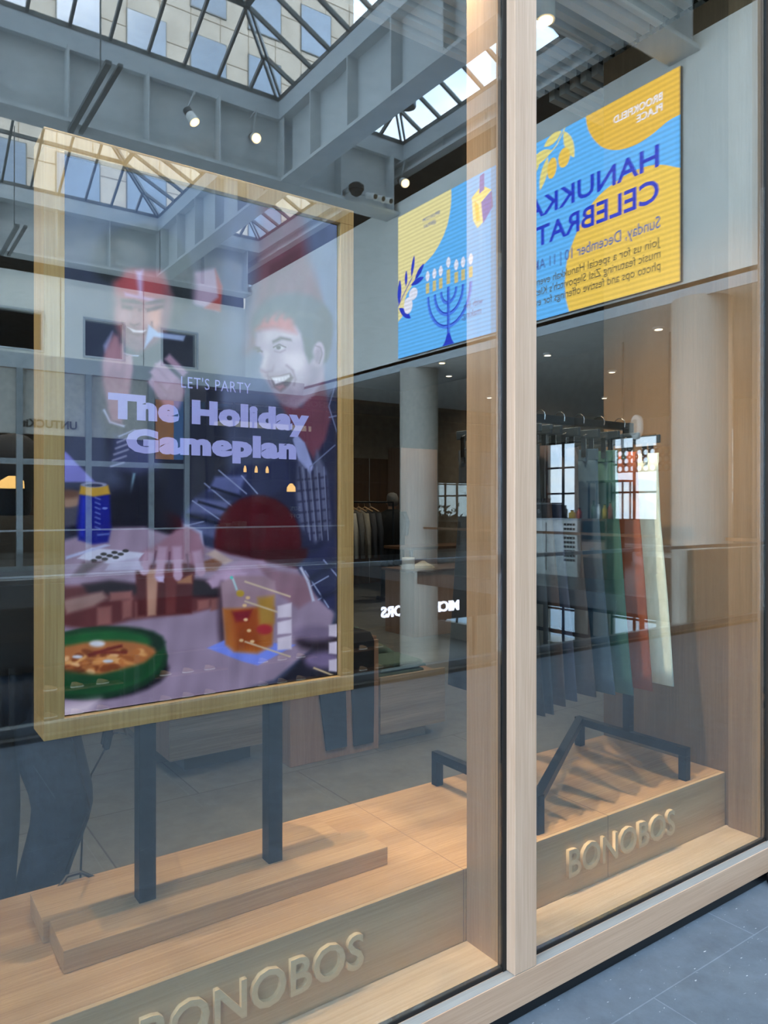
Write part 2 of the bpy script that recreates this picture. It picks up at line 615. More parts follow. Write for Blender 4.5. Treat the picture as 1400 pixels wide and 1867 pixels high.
for k, (x, y) in enumerate([(0.5, 2.6), (4.2, 2.68), (5.5, 3.6), (1.5, 6.2), (5.2, 6.57), (8.0, 8.0)]):
    t = thing('shop_downlight', ['small downlight in the shop ceiling behind the framed screen', 'small downlight in the shop ceiling over the low wooden tables', 'small downlight in the shop ceiling over the wooden counter',
                                 'small downlight deep in the shop at left', 'small downlight before the garment rail', 'small downlight in the far right corner of the shop'][k], 'downlight', (x, y, 3.95), 'downlights in the shop ceiling')
    obj('ring', MB().lathe((x, y, 3.975), [(.07, 0), (.07, .024)], 18), 'white_paint', t)
    obj('bulb', MB().lathe((x, y, 3.968), [(.04, 0), (.04, .006)], 14), 'lamp_warm', t)
    light('shop_light', 'SPOT', (x, y, 3.955), SHOPL, (1.0, 0.84, 0.66), (0, 0, 0), 0.06, None, 150, 0.8)

# ------------------------------------------------------------------ display plinth with its raised letters
pl = thing('display_plinth', 'long low oak display plinth with raised letters along the window', 'plinth', (0.5, 0.49, 0.0))
obj('body', MB().box(-3.9, 3.14, 0.1905, 0.835, 0.0, 0.374), 'oak_x', pl, 0.002)
obj('front_board', MB().box(-3.9, 3.14, 0.176, 0.190, 0.0, 0.374), 'oak_front', pl, 0.0015)
for x in (-1.10, 0.25, 1.60, 2.33):
    obj('board_joint', MB().box(x, x + 0.0022, 0.1755, 0.8355, 0.14, 0.3745), 'block_wood', pl)
for x0, w in ((0.555, 0.65), (2.095, 0.65)):
    lettering('raised_lettering', 'BONOBOS', (x0, 0.176, 0.207), (1, 0, 0), (0, 0, 1), w, 0.100, 'oak_letter', pl, 0.014, 0.012, 1.0)

# riser under the screen
t = thing('riser_block', 'flat two-piece pale oak riser block carrying the framed screen', 'riser', (0.9, 0.48, 0.374))
obj('front_board', MB().box(0.418, 1.42, I(1.991), I(2.16), 0.3745, 0.4335), 'oak_x', t, 0.002)
obj('rear_board', MB().box(0.402, 1.345, I(2.162), I(2.345), 0.3745, 0.4335), 'oak_x', t, 0.002)

# ------------------------------------------------------------------ framed screen on two black posts
sx0, sx1, sz0, sz1 = 0.385, 1.331, 0.949, 2.528
yf, yb = I(2.06), I(2.194)
tv = thing('display_screen', 'tall oak-framed advertising screen on two black posts', 'screen', (0.86, 0.48, 0.4335))
fm = 0.0505
obj('side_rail', MB().box(sx0, sx0 + fm, yf, yb, sz0 + fm, sz1 - fm), 'oak_frame_z', tv, 0.0015)
obj('side_rail', MB().box(sx1 - fm, sx1, yf, yb, sz0 + fm, sz1 - fm), 'oak_frame_z', tv, 0.0015)
obj('top_rail', MB().box(sx0, sx1, yf, yb, sz1 - fm, sz1), 'oak_frame_y', tv, 0.0015)
obj('bottom_rail', MB().box(sx0, sx1, yf, yb, sz0, sz0 + fm), 'oak_frame_y', tv, 0.0015)
obj('back_panel', MB().box(sx0 + fm, sx1 - fm, yf + 0.022, yb - 0.004, sz0 + fm, sz1 - fm), 'tv_black', tv)
for x in (0.666, 1.068):
    obj('post', MB().box(x - 0.024, x + 0.024, I(2.128) - 0.024, I(2.128) + 0.024, 0.4336, sz0), 'black_metal', tv, 0.002)

PICTURE = []

def rectify(u, v):
    """The picture below was sketched from a slanting view; this squares its points up to the flat screen (0..1 across, 0..1 up)."""
    a, b_ = (u - 700) / 1354, (925 - v) / 1354
    t = 2.075 / (0.8171 - 0.5764 * a)
    return ((t * (0.5764 + 0.8171 * a) - 0.436) / 0.841, (1.55 + t * b_ - 1.002) / 1.476)

def poly(col, pts, blur=2.0):
    PICTURE.append((col, blur, [rectify(*p) for p in pts]))

def el(col, c, rx, ry, blur=2.0, rot=0):
    pts = []
    for i in range(22):
        a = i / 22 * 2 * math.pi
        x, y = rx * math.cos(a), ry * math.sin(a)
        pts.append((c[0] + x * math.cos(rot) - y * math.sin(rot), c[1] + x * math.sin(rot) + y * math.cos(rot)))
    poly(col, pts, blur)

def line(col, pts, w, blur=1.2):
    for (xs_, ys_), (xe, ye) in zip(pts[:-1], pts[1:]):
        ln = math.hypot(xe - xs_, ye - ys_) or 1
        nx, ny = -(ye - ys_) / ln * w / 2, (xe - xs_) / ln * w / 2
        poly(col, [(xs_ + nx, ys_ + ny), (xe + nx, ye + ny), (xe - nx, ye - ny), (xs_ - nx, ys_ - ny)], blur)

# room behind
poly((60,78,118),[(100,260),(640,370),(640,480),(100,420)],30)
poly((96,108,150),[(395,330),(640,370),(640,730),(395,740)],14)
poly((48,56,86),[(110,420),(400,400),(400,700),(110,720)],26)
poly((112,66,88),[(480,350),(548,360),(562,470),(600,560),(540,600),(450,640),(466,520)],14)
poly((96,52,72),[(492,480),(548,450),(548,478),(505,500),(500,540),(488,540)],4)
poly((100,116,160),[(560,350),(640,370),(640,620),(605,620),(585,520)],6)
# guest cut off at the left of the neighbour
poly((170,150,185),[(338,496),(392,486),(404,520),(398,566),(350,552)],4)
poly((165,70,75),[(392,488),(405,520),(402,566),(372,560),(398,540)],3)
# left man
poly((30,33,56),[(186,760),(196,670),(230,640),(330,590),(378,640),(402,720),(420,900),(330,980),(240,900),(200,840)],9)
el((26,30,44),(252,470),88,58,10)
el((26,30,44),(310,520),44,70,8)
poly((146,98,112),[(206,500),(240,486),(300,492),(314,540),(306,590),(286,618),(252,640),(224,626),(206,580)],7)
poly((118,72,92),[(290,500),(314,540),(306,590),(284,622),(262,632),(282,590),(292,550)],9)
poly((176,128,138),[(214,560),(240,556),(246,584),(226,592),(212,580)],8)
poly((190,140,142),[(254,566),(282,562),(286,584),(262,590)],8)
poly((170,74,88),[(208,504),(222,490),(290,492),(302,514),(298,540),(240,544),(212,532)],8)
poly((196,170,225),[(247,492),(260,490),(259,538),(253,538)],4)
poly((186,150,205),[(226,531),(290,545),(288,549),(228,537)],3)
poly((214,150,138),[(270,560),(294,556),(292,588),(282,602),(272,582)],6)
poly((74,42,56),[(222,553),(240,556),(256,561),(254,566),(238,563),(222,559)],3)
poly((74,42,56),[(266,561),(284,556),(298,553),(298,559),(284,563),(268,566)],3)
poly((60,36,50),[(220,543),(244,544),(258,551),(242,550),(222,549)],3)
poly((60,36,50),[(266,551),(284,544),(300,544),(298,549),(282,551)],3)
poly((178,124,132),[(242,558),(252,560),(256,582),(248,590),(236,588),(240,576)],4)
line((104,60,74),[(236,588),(244,592),(254,588)],3,2)
poly((96,46,58),[(226,592),(238,596),(262,600),(272,596),(266,608),(250,612),(236,606)],3)
poly((228,220,236),[(231,594),(248,600),(266,600),(260,605),(242,604)],2)
line((112,66,78),[(222,584),(224,596),(232,606)],3,2); line((112,66,78),[(276,584),(276,598),(270,608)],3,2)
poly((116,74,92),[(232,612),(262,614),(272,606),(270,624),(250,640),(230,628)],7)
for hx, hy in ((196,470),(210,448),(232,432),(258,426),(284,430),(306,446),(322,470),(330,500),(202,492)): el((20,24,36),(hx,hy),20,17,6); el((44,46,62),(hx+5,hy-6),8,6,5)
poly((150,170,222),[(270,590),(288,604),(338,610),(334,620),(280,612),(262,634)],2)
line((200,205,240),[(222,641),(236,646),(252,647)],2)
poly((150,160,215),[(188,628),(204,602),(200,650),(190,640)],3)
# left man's clapping hands
poly((150,112,138),[(186,700),(184,660),(196,626),(206,606),(216,612),(222,640),(238,648),(242,670),(236,720),(214,760),(196,745)],4)
for x,y in((196,640),(206,622),(218,632),(233,652)): el((165,126,150),(x,y+18),7,26,3,.12)
poly((150,118,150),[(276,690),(282,660),(300,668),(330,690),(338,712),(326,745),(300,740),(284,720)],4)
for a,b in(((288,658),(318,692)),((276,672),(308,704)),((304,648),(338,682)),((272,690),(298,722))): line((168,138,172),[a,b],13,3)
line((190,195,235),[(188,745),(200,768),(226,776)],4,2)
poly((66,72,120),[(206,790),(270,800),(296,850),(250,862),(200,850)],8)
for k in range(6): line((150,155,200),[(200+k*3,850-k*11),(226+k*4,842-k*12)],3,1.5)
line((120,160,190),[(244,862),(236,905)],4,2)
poly((148,106,132),[(196,742),(226,742),(222,772),(200,766)],4)
# right man
poly((34,38,72),[(602,716),(640,690),(640,1090),(560,1080),(540,1040),(500,960),(470,930),(430,900),(500,840),(548,800),(580,830)],4)
el((66,70,90),(534,590),76,58,7)
el((66,62,72),(588,610),18,52,5)
poly((108,60,84),[(512,735),(550,740),(588,676),(604,760),(594,800),(572,836),(552,806),(530,770)],5)
poly((172,154,182),[(467,604),(490,596),(540,592),(556,618),(568,636),(590,636),(590,690),(570,720),(540,742),(516,734),(496,706),(480,686),(474,676),(482,650),(466,632)],5)
poly((196,180,204),[(478,600),(520,598),(544,612),(520,622),(484,620)],9)
poly((200,184,206),[(520,644),(556,640),(562,668),(540,678),(520,664)],9)
poly((140,118,150),[(560,660),(590,668),(586,692),(560,722),(536,740),(518,732),(540,716),(556,694)],9)
poly((136,114,144),[(494,704),(512,718),(530,706),(540,716),(526,738),(508,728)],7)
poly((150,128,156),[(478,684),(496,678),(520,676),(500,684),(490,690)],4)
poly((188,96,104),[(466,600),(480,578),(512,566),(534,580),(540,606),(500,596)],7)
el((182,158,186),(581,644),11,23,3,.1); el((142,114,146),(580,646),6,15,4,.1)
line((116,90,120),[(574,628),(585,632),(588,644),(582,662)],2.5)
poly((64,48,62),[(497,620),(512,612),(530,616),(532,620),(514,617),(498,624)],3)
poly((64,48,62),[(464,630),(474,632),(474,636),(464,635)],3)
poly((206,196,214),[(500,632),(510,628),(520,632),(511,637)],2)
el((46,34,52),(508,632),4,3.5,1.5)
line((62,44,62),[(498,632),(509,626),(522,632)],2,1.2); line((130,106,136),[(500,639),(511,641),(521,636)],2,2)
line((60,44,60),[(469,640),(474,637),(479,640)],2.5,1.5)
poly((198,182,204),[(484,638),(490,644),(484,668),(477,668),(480,652)],5)
poly((134,106,138),[(474,670),(484,676),(496,672),(500,664),(498,676),(486,680),(476,677)],3)
poly((72,38,58),[(493,686),(510,684),(529,679),(535,687),(526,702),(512,713),(499,705)],3)
poly((224,218,238),[(495,687),(512,685),(528,681),(529,686),(518,694),(502,699)],2)
for q in range(5): line((190,180,205),[(500+q*6,687-q),(502+q*5.4,696-q*1.6)],1,.8)
poly((160,92,112),[(502,703),(516,699),(521,704),(510,710)],3)
line((128,100,130),[(522,664),(534,674),(539,690),(536,702)],3,3); line((124,96,126),[(488,680),(491,694),(497,706)],2.5,2)
poly((54,56,66),[(552,612),(566,616),(572,650),(564,660),(556,640)],5)
for q in range(7): line((88,90,100),[(470+q*16,588-q*3),(486+q*17,556-q*2+q*q*1.1)],5,5)
poly((150,160,222),[(540,790),(556,806),(572,850),(566,866),(544,838),(534,800)],2)
poly((92,98,136),[(544,838),(570,866),(578,820),(596,860),(604,960),(576,990),(548,960),(540,900)],5)
for k in range(5): line((40,42,78),[(546+k*12,850+k*4),(560+k*10,985)],3.5,2)
for k in range(6): line((44,46,80),[(541,875+k*20),(604,868+k*20)],3,2)
for k in range(4): line((120,128,170),[(552+k*13,850),(566+k*11,985)],1.5,1)
line((130,140,185),[(600,760),(618,756)],2); line((120,130,175),[(566,850),(612,810)],2)
line((120,130,175),[(612,700),(600,740),(616,790)],2)
# left sleeve of the right man
poly((40,46,86),[(430,850),(520,836),(530,880),(470,920),(440,960),(402,1004),(360,1000),(316,978),(318,960),(350,910),(390,880)],4)
poly((88,98,160),[(392,868),(448,866),(436,900),(380,894)],4)
poly((86,94,150),[(356,908),(420,914),(408,940),(340,934)],4)
poly((80,88,140),[(330,946),(404,962),(396,982),(322,962)],4)
for a in(((372,880),(432,930)),((350,912),(420,960)),((398,856),(450,900)),((322,962),(372,950)),((440,866),(470,900))): line((150,162,215),list(a),2,1)
for y in(0,26,50): line((20,24,52),[(384-y*.9,888+y),(440-y*.7,906+y)],5,2)
poly((160,175,225),[(310,968),(330,952),(368,968),(372,1000),(364,990),(350,970),(330,962)],2)
# red chairs
el((74,12,26),(470,990),80,88,4)
poly((58,10,22),[(396,1000),(560,1000),(560,1070),(396,1070)],6)
el((52,10,24),(278,958),56,30,5)
poly((18,16,36),[(119,900),(300,880),(320,1000),(240,980),(119,980)],14)
# table
poly((150,132,166),[(100,990),(190,962),(262,960),(420,1010),(560,1040),(610,1120),(600,1160),(548,1200),(500,1240),(430,1262),(100,1330)],4)
poly((28,26,44),[(640,1040),(640,1280),(470,1280),(520,1232),(552,1200),(600,1160),(620,1120),(590,1080)],5)
poly((40,44,84),[(540,1030),(640,960),(640,1120),(600,1110),(560,1070)],4)
for a in(((556,1040),(600,1108)),((590,1020),(640,1080)),((540,1084),(600,1050)),((580,1094),(640,1060))): line((140,152,200),list(a),2.5,1)
line((30,34,66),[(560,1060),(620,1020)],10,4)
line((28,32,62),[(586,1090),(640,1066)],10,4)
# building blocks scattered
poly((92,42,48),[(100,1070),(180,1066),(260,1068),(350,1060),(400,1066),(440,1070),(430,1096),(350,1118),(240,1130),(170,1150),(100,1140)],5)
poly((30,16,30),[(150,1066),(200,1058),(260,1066),(300,1050),(400,1060),(400,1090),(280,1084),(160,1082)],5)
poly((150,118,120),[(110,1095),(186,1078),(194,1090),(170,1106),(120,1120)],4)
for x,y,w,h in((176,1108,26,34),(222,1095,18,34),(246,1098,18,30),(268,1062,32,40),(360,1095,22,18),(384,1092,20,22),(200,1080,40,16)):
    poly((140,88,90),[(x,y),(x+w,y-3),(x+w,y+h-4),(x,y+h)],3)
poly((78,24,30),[(246,1030),(356,1024),(348,1118),(250,1124)],3)
poly((176,132,120),[(266,1038),(288,1036),(284,1122),(268,1124)],2.5)
poly((104,40,44),[(300,1036),(322,1036),(320,1118),(302,1120)],2.5)
poly((160,110,86),[(322,1060),(350,1046),(350,1064),(324,1064)],2.5)
poly((126,82,66),[(370,1024),(400,1014),(410,1020),(396,1040),(370,1042)],2.5)
poly((190,168,172),[(376,1010),(392,1002),(424,1022),(410,1030)],3)
# right man's left hand pulling a block
poly((150,112,140),[(320,966),(340,958),(364,972),(372,1000),(370,1022),(354,1030),(330,1024),(300,1020),(270,1012),(256,1020),(258,1006),(290,990)],4)
for a in(((272,1006),(262,1040)),((296,996),(290,1052)),((322,996),(324,1050)),((358,1004),(366,1042))):
    line((178,148,184),list(a),17,3); el((186,156,192),a[1],8,9,2)
for a in(((284,1004),(278,1036)),((309,1006),(307,1040)),((340,1010),(344,1036))): line((98,64,92),list(a),3,2)
poly((205,190,245),[(284,1052),(298,1050),(298,1062),(290,1060)],2)
# other hand
poly((168,140,178),[(376,1060),(400,1036),(440,1022),(480,1022),(505,1048),(505,1078),(470,1066),(420,1070),(388,1072)],4)
for a in(((440,1040),(384,1066)),((450,1050),(400,1046)),((440,1052),(392,1054))): line((182,154,196),list(a),13,3)
poly((140,106,130),[(470,1030),(505,1040),(560,1050),(575,1090),(545,1110),(505,1080)],5)
line((190,196,235),[(548,1034),(562,1060),(572,1096)],5,2)
# sticky cards
poly((196,200,238),[(166,998),(262,1008),(238,1034),(140,1018)],1.5)
poly((176,184,236),[(119,1014),(190,992),(200,994),(130,1016),(119,1020)],1.5)
poly((180,176,216),[(200,1026),(250,1016),(262,1040),(190,1040)],2)
for i in range(3):
    for j in range(3): el((60,60,66),(170+j*20+i*9,1020-i*6-j*3+2),6,3,1)
poly((90,70,84),[(150,1026),(190,1022),(150,1050),(130,1050)],4)
# drink
el((70,50,70),(405,1120),8,60,6)
poly((118,138,250),[(378,1182),(408,1168),(490,1172),(540,1176),(470,1214),(440,1206)],2)
poly((156,128,150),[(402,1062),(430,1050),(480,1050),(502,1060),(497,1180),(470,1194),(425,1190),(411,1178)],3)
poly((176,100,42),[(406,1110),(500,1108),(496,1176),(468,1190),(428,1187),(412,1174)],4)
poly((150,66,22),[(424,1120),(470,1110),(474,1180),(432,1182)],8)
poly((120,22,40),[(424,1116),(460,1112),(452,1132),(430,1134)],4)
poly((170,130,60),[(470,1090),(500,1086),(500,1136),(474,1140)],5)
el((170,40,56),(482,1148),14,9,3)
for x,y in((452,1090),(448,1130),(454,1150),(440,1168),(460,1170),(446,1104),(436,1080)): el((226,190,150),(x,y),4,3,1.5)
line((170,200,220),[(424,1054),(432,1076)],4,1.5); el((180,150,50),(438,1082),7,6,2); el((90,190,190),(422,1053),3,3,1)
el((40,30,44),(600,1170),60,20,8); el((120,104,140),(575,1155),40,14,8); el((120,104,150),(590,1204),34,16,8)
for y in (1060,1096,1170): line((210,190,170),[(446,y),(530,y+28)],3,1.5)
for y in (1105,1135,1164): poly((215,205,235),[(506,y),(532,y-6),(532,y+20),(506,y+22)],2)
for y in (1140,1172,1204): poly((205,195,225),[(600,y),(618,y-3),(618,y+22),(600,y+20)],2)
line((225,200,160),[(572,1218),(618,1236)],3,1.5)
# bowl
el((16,14,26),(190,1232),118,44,5,-.12)
el((14,52,30),(172,1210),134,66,3,-.1)
el((22,84,44),(168,1206),128,60,3,-.08)
el((12,40,26),(178,1184),124,40,4,-.1)
el((24,92,46),(164,1182),112,32,5,-.1)
el((176,108,62),(170,1202),116,32,4,-.1)
rnd=random.Random(3)
for k in range(40):
    x=rnd.uniform(90,262);y=1204+rnd.uniform(-24,24)*(1-abs(x-170)/150)-(x-170)*.08
    c=rnd.choice([(206,140,84),(186,112,60),(220,160,104),(130,66,34),(160,90,50),(228,176,130),(120,58,30)])
    el(c,(x,y),rnd.uniform(6,15),rnd.uniform(3,6),2,rnd.uniform(-.7,.4))
line((110,34,30),[(160,1196),(196,1184),(222,1178)],5,2); line((120,40,34),[(170,1190),(230,1190)],4,2)
poly((20,70,38),[(100,1222),(180,1232),(262,1210),(300,1180),(300,1200),(262,1236),(180,1262),(100,1268)],5)
el((220,225,250),(176,1174),14,6,3); el((200,210,240),(196,1206),9,3,2); el((205,212,240),(140,1198),9,3,2)
poly((215,200,225),[(100,1290),(180,1276),(160,1300),(100,1312)],10)
# can and snack at the left
poly((130,132,225),[(100,810),(122,826),(172,878),(100,878)],2)
el((150,122,112),(130,912),26,16,4); el((100,70,62),(122,900),22,8,4)
poly((70,70,92),[(112,928),(148,920),(144,956),(112,960)],3)
poly((14,20,138),[(144,900),(199,900),(202,960),(196,988),(170,992),(142,984),(138,960)],3)
poly((26,44,190),[(148,905),(156,905),(152,980),(145,975)],3)
poly((188,150,56),[(146,884),(196,884),(200,900),(170,905),(143,900)],2)
el((140,146,190),(170,883),24,5,1.5); el((50,54,90),(170,884),16,3,1)
for k in range(7): line((110,130,215),[(172,906+k*9),(182,910+k*9)],2,1.2)
el((110,130,215),(190,926),5,2,1); line((90,110,200),[(176,975),(198,973)],3,1.2)

def screen_picture(W=420, H=738):
    """The picture running on the screen, as a colour per grid point: soft-edged shapes laid over one another."""
    u = (np.arange(W) + 0.5) / W
    v = (np.arange(H) + 0.5) / H
    U, V = np.meshgrid(u, v)
    img = np.zeros((H, W, 3)) + np.array([62, 70, 104.0])
    sx, sy = 499.0, 900.0
    for col, blur, pts in PICTURE:
        col = np.array(col, float)
        blur = max(blur * 1.35, 1.1)
        pts = np.array(pts)
        px = pts * np.array([sx, sy])
        lo, hi = px.min(0) - blur * 2, px.max(0) + blur * 2
        i0, i1 = int(max(0, lo[0] / sx * W)), int(min(W, hi[0] / sx * W + 2))
        j0, j1 = int(max(0, lo[1] / sy * H)), int(min(H, hi[1] / sy * H + 2))
        if i0 >= i1 or j0 >= j1:
            continue
        X, Y = U[j0:j1, i0:i1] * sx, V[j0:j1, i0:i1] * sy
        ins = np.zeros(X.shape, bool)
        dist = np.full(X.shape, 1e9)
        for (xa, ya), (xb, yb_) in zip(px, np.roll(px, -1, 0)):
            c = (ya > Y) != (yb_ > Y)
            with np.errstate(divide='ignore', invalid='ignore'):
                xi = (xb - xa) * (Y - ya) / (yb_ - ya if yb_ != ya else 1e-9) + xa
            ins ^= c & (X < xi)
            dx, dy = xb - xa, yb_ - ya
            tt = np.clip(((X - xa) * dx + (Y - ya) * dy) / (dx * dx + dy * dy + 1e-9), 0, 1)
            dist = np.minimum(dist, np.hypot(X - xa - tt * dx, Y - ya - tt * dy))
        sd = np.where(ins, dist, -dist)
        a = np.clip(sd / blur * 0.5 + 0.5, 0, 1)
        a = (a * a * (3 - 2 * a))[..., None]
        img[j0:j1, i0:i1] = img[j0:j1, i0:i1] * (1 - a) + col * a
    grain = sum(np.sin(U * a + V * b + c) for a, b, c in ((37, 21, 1), (-23, 53, 2), (71, -47, 4), (15, 88, 5), (-97, 31, 3))) * 0.018
    return np.clip(img * (1 + grain[..., None]), 0, 255)

def build_screen():
    W, H = 420, 738
    img = screen_picture(W, H) / 255.0
    lin = np.where(img <= 0.04045, img / 12.92, ((img + 0.055) / 1.055) ** 2.4)
    x0, x1, z0, z1 = sx0 + fm, sx1 - fm, sz0 + fm, sz1 - fm
    xs = np.linspace(x0 + 0.004, x1 - 0.004, W) - tv.location.x
    zs = np.linspace(z0 + 0.004, z1 - 0.004, H) - tv.location.z
    X, Z = np.meshgrid(xs, zs)
    Yv = np.full(X.shape, yf + 0.018 - tv.location.y)
    co = np.stack([X, Yv, Z], -1).reshape(-1, 3)
    idx = np.arange(W * H).reshape(H, W)
    q = np.stack([idx[:-1, :-1], idx[:-1, 1:], idx[1:, 1:], idx[1:, :-1]], -1).reshape(-1, 4)
    me = bpy.data.meshes.new('screen_panel')
    me.vertices.add(len(co))
    me.vertices.foreach_set('co', co.ravel())
    me.loops.add(q.size)
    me.loops.foreach_set('vertex_index', q.ravel())
    me.polygons.add(len(q))
    me.polygons.foreach_set('loop_start', np.arange(0, q.size, 4))
    me.update(calc_edges=True)
    at = me.attributes.new('picture', 'FLOAT_COLOR', 'POINT')
    at.data.foreach_set('color', np.concatenate([lin.reshape(-1, 3), np.ones((W * H, 1))], 1).ravel())
    m, n, b = new_mat('screen_picture')
    an = n.nodes.new('ShaderNodeAttribute')
    an.attribute_name = 'picture'
    b.inputs['Base Color'].default_value = (0.006, 0.006, 0.008, 1)
    b.inputs['Roughness'].default_value = 0.25
    n.links.new(an.outputs['Color'], b.inputs['Emission Color'])
    b.inputs['Emission Strength'].default_value = TVK
    me.materials.append(m)
    o = bpy.data.objects.new('screen_panel', me)
    COL.objects.link(o)
    o.parent = tv
    emission('screen_text', (168, 172, 245), TVK)
    def sp(s, t):
        return (x0 + s * (x1 - x0), yf + 0.0175, z0 + t * (z1 - z0))
    lettering('small_heading', "LET'S PARTY", sp(0.3755, 0.6055), (1, 0, 0), (0, 0, 1), 0.258 * 0.841, 0.0215 * 1.476, 'screen_text', tv, 0.001, -0.004, 1.1)
    lettering('headline', 'The Holiday', sp(0.135, 0.536), (1, 0, 0), (0, 0, 1), 0.74 * 0.841, 0.0475 * 1.476, 'screen_text', tv, 0.001, 0.066, 1.1)
    lettering('headline', 'Gameplan', sp(0.192, 0.4745), (1, 0, 0), (0, 0, 1), 0.628 * 0.841, 0.0455 * 1.476, 'screen_text', tv, 0.001, 0.066, 1.1)
build_screen()

# cable behind the screen and its loop lying on the plinth
c = MB().tube([(0.62, 0.56, 0.95), (0.72, 0.85, 0.80), (0.80, 1.22, 0.70), (0.81, 1.34, 0.666), (0.77, 1.345, 0.59), (0.727, 1.34, 0.52), (0.70, 1.36, 0.3), (0.69, 1.37, 0.006)], 0.004, 6)
tag(obj('power_cable', c, 'black_plastic'), 'thin black cable dropping behind the framed screen', 'cable')
c = MB().tube([(0.50, 0.80, 0.379), (0.53, 0.825, 0.395), (0.57, 0.815, 0.40), (0.60, 0.79, 0.385), (0.61, 0.77, 0.379)], 0.006, 8)
tag(obj('cable_loop', c, 'black_plastic'), 'short black cable loop lying on the rear edge of the plinth', 'cable')

# ------------------------------------------------------------------ clothes rack with Z-shaped base
rk = thing('clothes_rack', 'black square-tube clothes rack with zigzag base on the plinth', 'clothes rack', (2.454, 0.51, 0.374))
tb = 0.036
xa, xb, ya, ybk, ym = 2.0, 2.908, I(1.873), I(2.443), I(2.16)
zt = 0.515
for x, y in ((xa, ya), (xa, ybk), (xb, ya), (xb, ybk)):
    obj('foot', MB().box(x - tb / 2, x + tb / 2, y - tb / 2, y + tb / 2, 0.3745, zt - tb), 'black_metal', rk, 0.002)
obj('base_bar', MB().box(xa - tb / 2, xa + tb / 2, ya - tb / 2, ybk + tb / 2, zt - tb, zt), 'black_metal', rk, 0.002)
obj('base_bar', MB().box(xb - tb / 2, xb + tb / 2, ya - tb / 2, ybk + tb / 2, zt - tb, zt), 'black_metal', rk, 0.002)
obj('diagonal_bar', MB().bar((xa, ya, zt - tb / 2 + .001), (xb, ybk, zt - tb / 2 + .001), tb, tb - .002), 'black_metal', rk, 0.002)
for x in (xa, xb):
    obj('upright', MB().box(x - tb / 2, x + tb / 2, ym - tb / 2, ym + tb / 2, zt, 1.94), 'black_metal', rk, 0.002)
obj('hanging_rail', MB().box(xa + tb / 2, xb - tb / 2, ym - tb / 2, ym + tb / 2, 1.905, 1.938), 'black_metal', rk, 0.002)

# trousers hung by the waist on clip hangers, side by side along the rail
mat('hanger_bar', (52, 62, 70), 0.4, 0.2)
mat('chrome', (190, 192, 195), 0.2, 1.0)
PAIRS = [('white', (232, 242, 228), 2.845, 'pale mint-white trousers, outermost at the right end of the rack', 1.0),
         ('rust', (150, 78, 50), 2.70, 'rust-brown trousers between the pale pair and the green pair', 1.0),
         ('green', (62, 104, 96), 2.565, 'muted green trousers on the rack next to the rust pair', 1.0),
         ('teal', (58, 84, 104), 2.44, 'blue-teal trousers on the rack left of the green pair', 0.98),
         ('taupe', (66, 62, 66), 2.32, 'dark taupe trousers between the teal pair and the navy pair', 0.97),
         ('navy', (50, 58, 84), 2.215, 'slate-navy trousers left of the taupe pair on the rack', 0.97),
         ('cocoa', (60, 46, 44), 2.16, 'dark cocoa trousers half hidden behind the slate-navy pair', 0.98),
         ('ink', (36, 50, 64), 2.10, 'ink-blue trousers second from the left on the rack', 1.0),
         ('black', (26, 36, 46), 2.05, 'blue-black trousers closest to the rack left upright', 1.0)]

def trousers_mesh(x, seed, L):
    r = random.Random(seed)
    mb = MB()
    top, hem, crotch = 1.785, 1.785 - 1.0 * L, 1.50
    for s in (-1, 1):
        rings = []
        for k in range(15):
            q = k / 14
            z = top + (hem - top) * q
            if z > crotch:
                a = (top - z) / (top - crotch)
                inner, outer = -0.004, 0.200 + 0.012 * a
            else:
                a = (crotch - z) / (crotch - hem)
                inner, outer = 0.012 + 0.058 * a, 0.212 + 0.072 * a
            wob = 0.006 * math.sin(q * 7 + seed + s) + r.uniform(-0.003, 0.003)
            c, hw = (inner + outer) / 2 * s, (outer - inner) / 2
            th = 0.017 - 0.007 * q
            tw = 0.010 * math.sin(q * 4 + seed)
            ring = []
            for j in range(16):
                ang = 2 * math.pi * j / 16
                ca, sa = math.cos(ang), math.sin(ang)
                px = x + th * (abs(sa) ** 0.8) * (1 if sa >= 0 else -1) + tw * q + wob * 0.6 + (0.014 * q if s > 0 else 0)
                ring.append((px, ym + c + hw * ca + wob * 0.5, z + (0.008 if s > 0 else 0) * q))
            rings.append(ring)
        mb.loft(rings)
    return mb

for k, (nm, rgb, x, lab, L) in enumerate(PAIRS):
    mat('twill_' + nm, rgb, 0.9, 0, 0.05, 40, (1, 1, 0.4), 0.12)
    mat('twill_band_' + nm, tuple(int(c * 0.94) for c in rgb), 0.9, 0, 0.05, 60)
    t = thing('trousers', lab, 'trousers', (x, ym, 0.785), 'trousers on the rack')
    obj('legs', trousers_mesh(x, k, L), 'twill_' + nm, t, 0, True)
    wb = MB()
    wb.loft([[(x + 0.0195 * math.sin(2 * math.pi * j / 20), ym + 0.206 * math.cos(2 * math.pi * j / 20), z) for j in range(20)] for z in (1.742, 1.788)])
    wo = obj('waistband', wb, 'twill_band_' + nm, t, 0.002)
    for dy in (-0.15, -0.06, 0.06, 0.15):
        obj('belt_loop', MB().box(x - 0.0225, x + 0.0225, ym + dy - 0.005, ym + dy + 0.005, 1.738, 1.790), 'twill_band_' + nm, wo)

